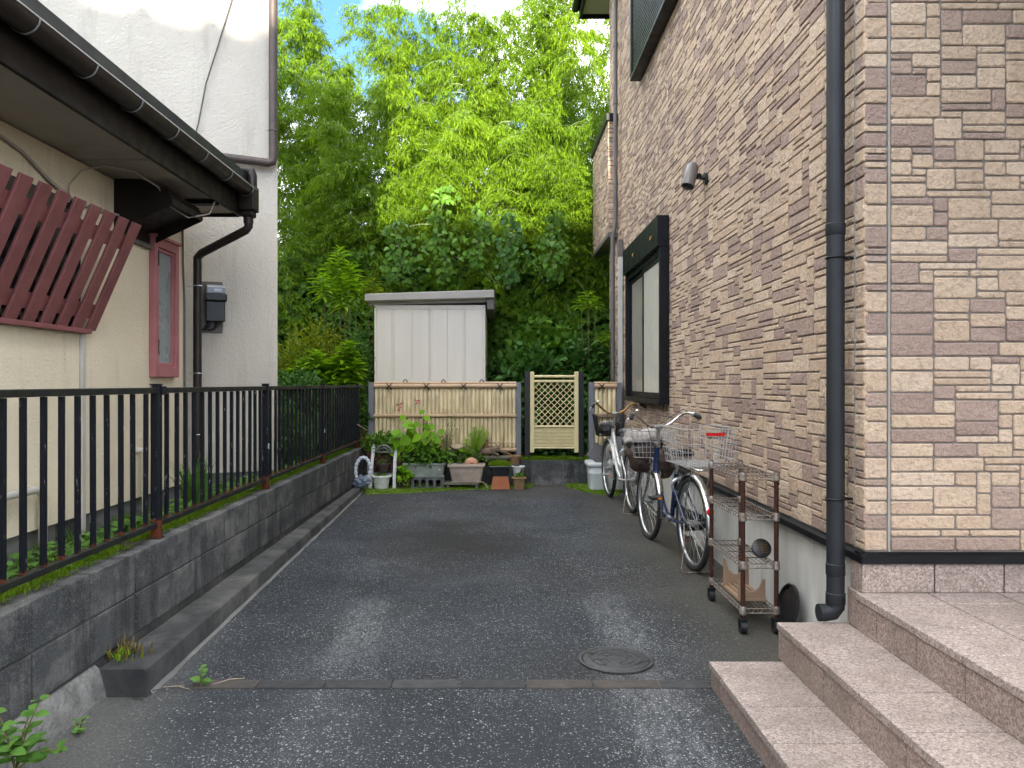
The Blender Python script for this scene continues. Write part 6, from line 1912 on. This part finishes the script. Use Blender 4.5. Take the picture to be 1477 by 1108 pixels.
# ------------------------------------------------------------------ what grows in the pots
zp = bzp(676) + .22
begP, begD, begN, begL = [], [], [], []
bg_c = Vector((bxa(608, BACKY - .32), BACKY - .32, gz(9.1) + .31))
beg = thing('begonia', 'big heart leaved begonia with pink flowers rising from the grey green trough', 'plant', tuple(bg_c))
mb = MB()
LEAF = [(583, 610, .13, 0), (572, 620, .12, 0), (598, 622, .15, 1), (607, 628, .14, 1), (590, 632, .13, 1), (568, 645, .16, 1), (612, 600, .09, 0), (605, 612, .1, 1), (622, 612, .10, 0), (625, 632, .12, 1), (614, 642, .10, 1), (600, 645, .11, 0), (582, 648, .11, 0), (628, 640, .11, 1), (618, 622, .11, 0), (592, 612, .10, 1), (611, 592, .08, 0), (584, 600, .09, 0), (596, 660, .10, 1), (584, 672, .11, 1), (603, 650, .09, 1), (575, 635, .11, 0), (634, 620, .08, 0), (590, 655, .09, 0), (595, 640, .14, 1), (608, 638, .13, 0), (580, 625, .12, 1), (617, 632, .12, 1), (600, 633, .12, 0), (573, 655, .12, 0), (620, 650, .10, 0), (586, 640, .13, 0), (612, 612, .10, 0), (628, 625, .10, 0), (566, 630, .10, 1), (590, 620, .11, 0)]
for px, py, s, br in LEAF:
    yy = BACKY - .32 + rng.uniform(-.14, .08)
    p = Vector((bxp(px) * yy / BACKY, yy, EYE - (py - 553) / F * yy)) - bg_c
    a = rng.uniform(-.5, .5)
    begP.append(p); begD.append((math.sin(a) * 1.4 + rng.normal() * .5, -.35 + rng.normal() * .2, -.6 + rng.normal() * .3)); begN.append((rng.normal() * .5, -1, .75 + rng.normal() * .3)); begL.append(s * 1.1 * rng.uniform(.85, 1.1))
    mb.tube([(rng.uniform(-.1, .1), .02, -.02), p * .55 + Vector((0, .03, .03)), p + Vector((0, .01, .0))], [.005, .004, .0025], 5)
begL = np.array(begL)
leaf_mesh('leaves', begP, begD, begN, begL, begL * .95, 'heart', M['begonia'], beg, .10, .12)
mb.build('stems', M['stem_green'], beg, True)
for px, py in ((575, 592), (573.5, 585), (578, 583), (600, 578), (604, 577), (601, 582), (577, 589)):
    yy = BACKY - .36; p = Vector((bxp(px) * yy / BACKY, yy, EYE - (py - 553) / F * yy)) - bg_c
    Pf = np.repeat(np.array([p]), 6, 0); Df = rng.normal(size=(6, 3)); Lf_ = np.full(6, .028)
    leaf_mesh('flower', Pf, Df, rng.normal(size=(6, 3)), Lf_, Lf_ * .8, 'oval', M['flower_pink'], beg)
def pot_plant(label, c, rad, n, Ls, kind, m, asp, cat='plant', name='pot_plant', up=.3):
    return shrub(name, label, c, rad, n, Ls, kind, m, asp, None, up, 5, cat, hollow=.2)
pot_plant('bushy dark green plant in the dark red trough', (bxa(552, BACKY - .2), BACKY - .2, bzp(656)), (.25, .13, .15), 1000, (.035, .065), 'oval', M['small_leaf'], .45)
pot_plant('low mixed greenery filling the grey green trough', (bxa(616, hbp.y + .03), hbp.y + .03, gz(9.1) + .29), (.27, .12, .12), 800, (.04, .085), 'oval', M['small_leaf'], .5)
pot_plant('small bluish leaved plant left in the grey green trough', (bxa(594, hbp.y + .03), hbp.y + .03, gz(9.1) + .30), (.08, .08, .10), 160, (.04, .06), 'oval', M['shrub_dark'], .5)
pot_plant('yellowing leaves drooping left of the grey green trough', (bxa(583, hbp.y - .04), hbp.y - .04, gz(9.1) + .09), (.06, .06, .10), 60, (.05, .09), 'heart', M['begonia'], .9)
pot_plant('leafy greenery between driftwood and beige trough', (bxa(668, BACKY - .22), BACKY - .17, bzp(672)), (.32, .09, .11), 620, (.035, .07), 'oval', M['small_leaf'], .5)
pot_plant('little succulent in the small dark brown pot', (bxa(553, sY + .13), sY + .13, gz(sY) + .28), (.075, .06, .035), 110, (.02, .035), 'oval', M['small_leaf'], .5)
pot_plant('pale rosette succulents in the polka dot pot', (bxa(550, sY + .03), sY + .03, gz(sY) + .14), (.085, .085, .022), 130, (.025, .04), 'oval', M['weed_leaf'], .5)
pot_plant('small succulents in the pebbly brown pot', (bxa(748.5, sp_.y - .02), sp_.y - .02, gz(sp_.y) + .125), (.07, .065, .03), 130, (.02, .035), 'oval', M['small_leaf'], .5)
pot_plant('dark leafy plant at the left of the hollow block', (bxa(579, hbp.y + .06), hbp.y + .06, gz(9.1) + .06), (.07, .07, .10), 110, (.04, .06), 'oval', M['shrub_dark'], .5)
# moss cushion in the black planter
mo = thing('moss_cushion_plant', 'dome of bright green moss filling the black planter', 'moss', (bxa(721, tpot.y + .06), tpot.y + .06, gz(tpot.y) + hT + .10))
blob('cushion', M['moss_base'], mo, (0, 0, .02), (.125, .11, .05), 4, .12)
pts = []
for _ in range(700):
    a, q = rng.uniform(0, 6.28), math.sqrt(rng.uniform(0, 1)); pts.append((math.cos(a) * q * .13, math.sin(a) * q * .115, .02 + .05 * math.sqrt(max(0, 1 - q * q))))
tufts('moss_blades', None, pts, .03, M['grass_blade'], 8, .008, 'moss', .004, mo)
# fern on the driftwood
fe = thing('fern', 'light green fern with brown stems on the driftwood shelf', 'fern', (bxa(686, BACKY - .19), BACKY - .14, bzp(655)))
P, D, N, L = [], [], [], []
mb = MB()
for ex, ez, ey in ((-.24, .17, -.03), (-.14, .21, -.06), (-.06, .27, -.02), (.04, .30, 0), (.09, .34, .02), (.12, .24, -.04), (.02, .22, -.08), (-.19, .11, -.08), (.10, .17, -.07), (.14, .30, .0), (-.02, .34, .02)):
    pts = [Vector((ex * q ** 1.5, ey * q, ez * (1.15 * q - .15 * q ** 3) - .05 * max(0, abs(ex) - .1) * q ** 4 * 8)) for q in np.linspace(0, 1, 14)]
    mb.tube(pts, [.003] * 8 + [.0015] * 6, 4)
    for i in range(4, 14):
        d_ = (pts[i] - pts[i - 1]).normalized(); s_ = d_.cross(Vector((0, -.5, 1))).normalized()
        for sgn in (1, -1):
            ln = .075 * math.sin(math.pi * (i - 2.5) / 12.5) + .012
            for k_ in range(5):
                b0 = pts[i] + (s_ * sgn + d_ * .35) * ln * k_ / 5
                for s2 in (1, -1):
                    P.append(b0); D.append(tuple(d_ * s2 * .8 + s_ * sgn * .7)); N.append((0, -.6, 1)); L.append(.022 * (1 - k_ * .13))
L = np.array(L)
leaf_mesh('fronds', P, D, N, L, L * .5, 'lance', M['fern'], fe, .05, .1)
mb.build('stalks', M['stem_green'], fe, True)
# wiry dry stems against the bamboo screen
ws = thing('wiry_plant', 'thin dark wiry plant standing against the middle of the bamboo screen', 'plant', (bxa(645, BACKY - .1), BACKY - .1, bzp(655)))
mb = MB(); P, D = [], []
for ex, ez in ((-.06, .36), (.0, .50), (.05, .42), (.09, .50), (-.02, .30), (.12, .33), (-.10, .25)):
    e = Vector((ex, rng.uniform(-.05, .02), ez)); mb.tube([(0, 0, 0), e * .5 + Vector((rng.uniform(-.03, .03), 0, 0)), e], [.003, .0025, .0012], 4)
    for q in np.linspace(.4, 1, 9): P.append(e * q + Vector((rng.normal() * .01, 0, 0))); D.append((rng.normal(), -.3, rng.normal() * .5 + .2))
leaf_mesh('leaves', P, D, rng.normal(size=(len(P), 3)) + np.array([0, -1, 1]), rng.uniform(.02, .05, len(P)), .012, 'lance', M['small_leaf'], ws)
mb.build('stems', M['bark'], ws, True)
# dead twig by the fence end
dt = thing('dead_twig', 'bare pale twig poking out beside the left bamboo post', 'twig', tuple(W(515, 612, 9.2)))
MB().tube([(0, 0, 0), (.06, -.01, -.035), (.13, -.02, -.075)], [.005, .0045, .003], 6).build('stem', M['bleached'], dt, True)

# ------------------------------------------------------------------ the house across the road that keeps the drive in shade
oh = thing('opposite_house', 'long grey rendered apartment house across the road behind the viewer', 'house')
MB().box((-19, -27, -.3), (19, -17.2, 6.75)).build('wall', M['stucco_grey'], oh)
mb = MB(); mb.prism([(-27.4, 6.75), (-27.4, 6.85), (-22.0, 6.92), (-17.0, 6.95), (-16.9, 6.88), (-16.9, 6.75)], 'x', -19.4, 19.4); mb.build('roof', M['roof_dark'], oh)
for i, x in enumerate(np.arange(-19.0, 19.0, .5)):
    MB().tube([(x, -21.9, 6.92), (x, -17.0, 6.95), (x, -16.93, 6.87)], .12, 8).build('roof_tile_roll', M['roof_dark'], oh, True)
MB().box((-2.22, -18.6, 6.9), (-2.11, -18.5, 11.5)).build('aerial_mast', M['stucco_grey'], oh)
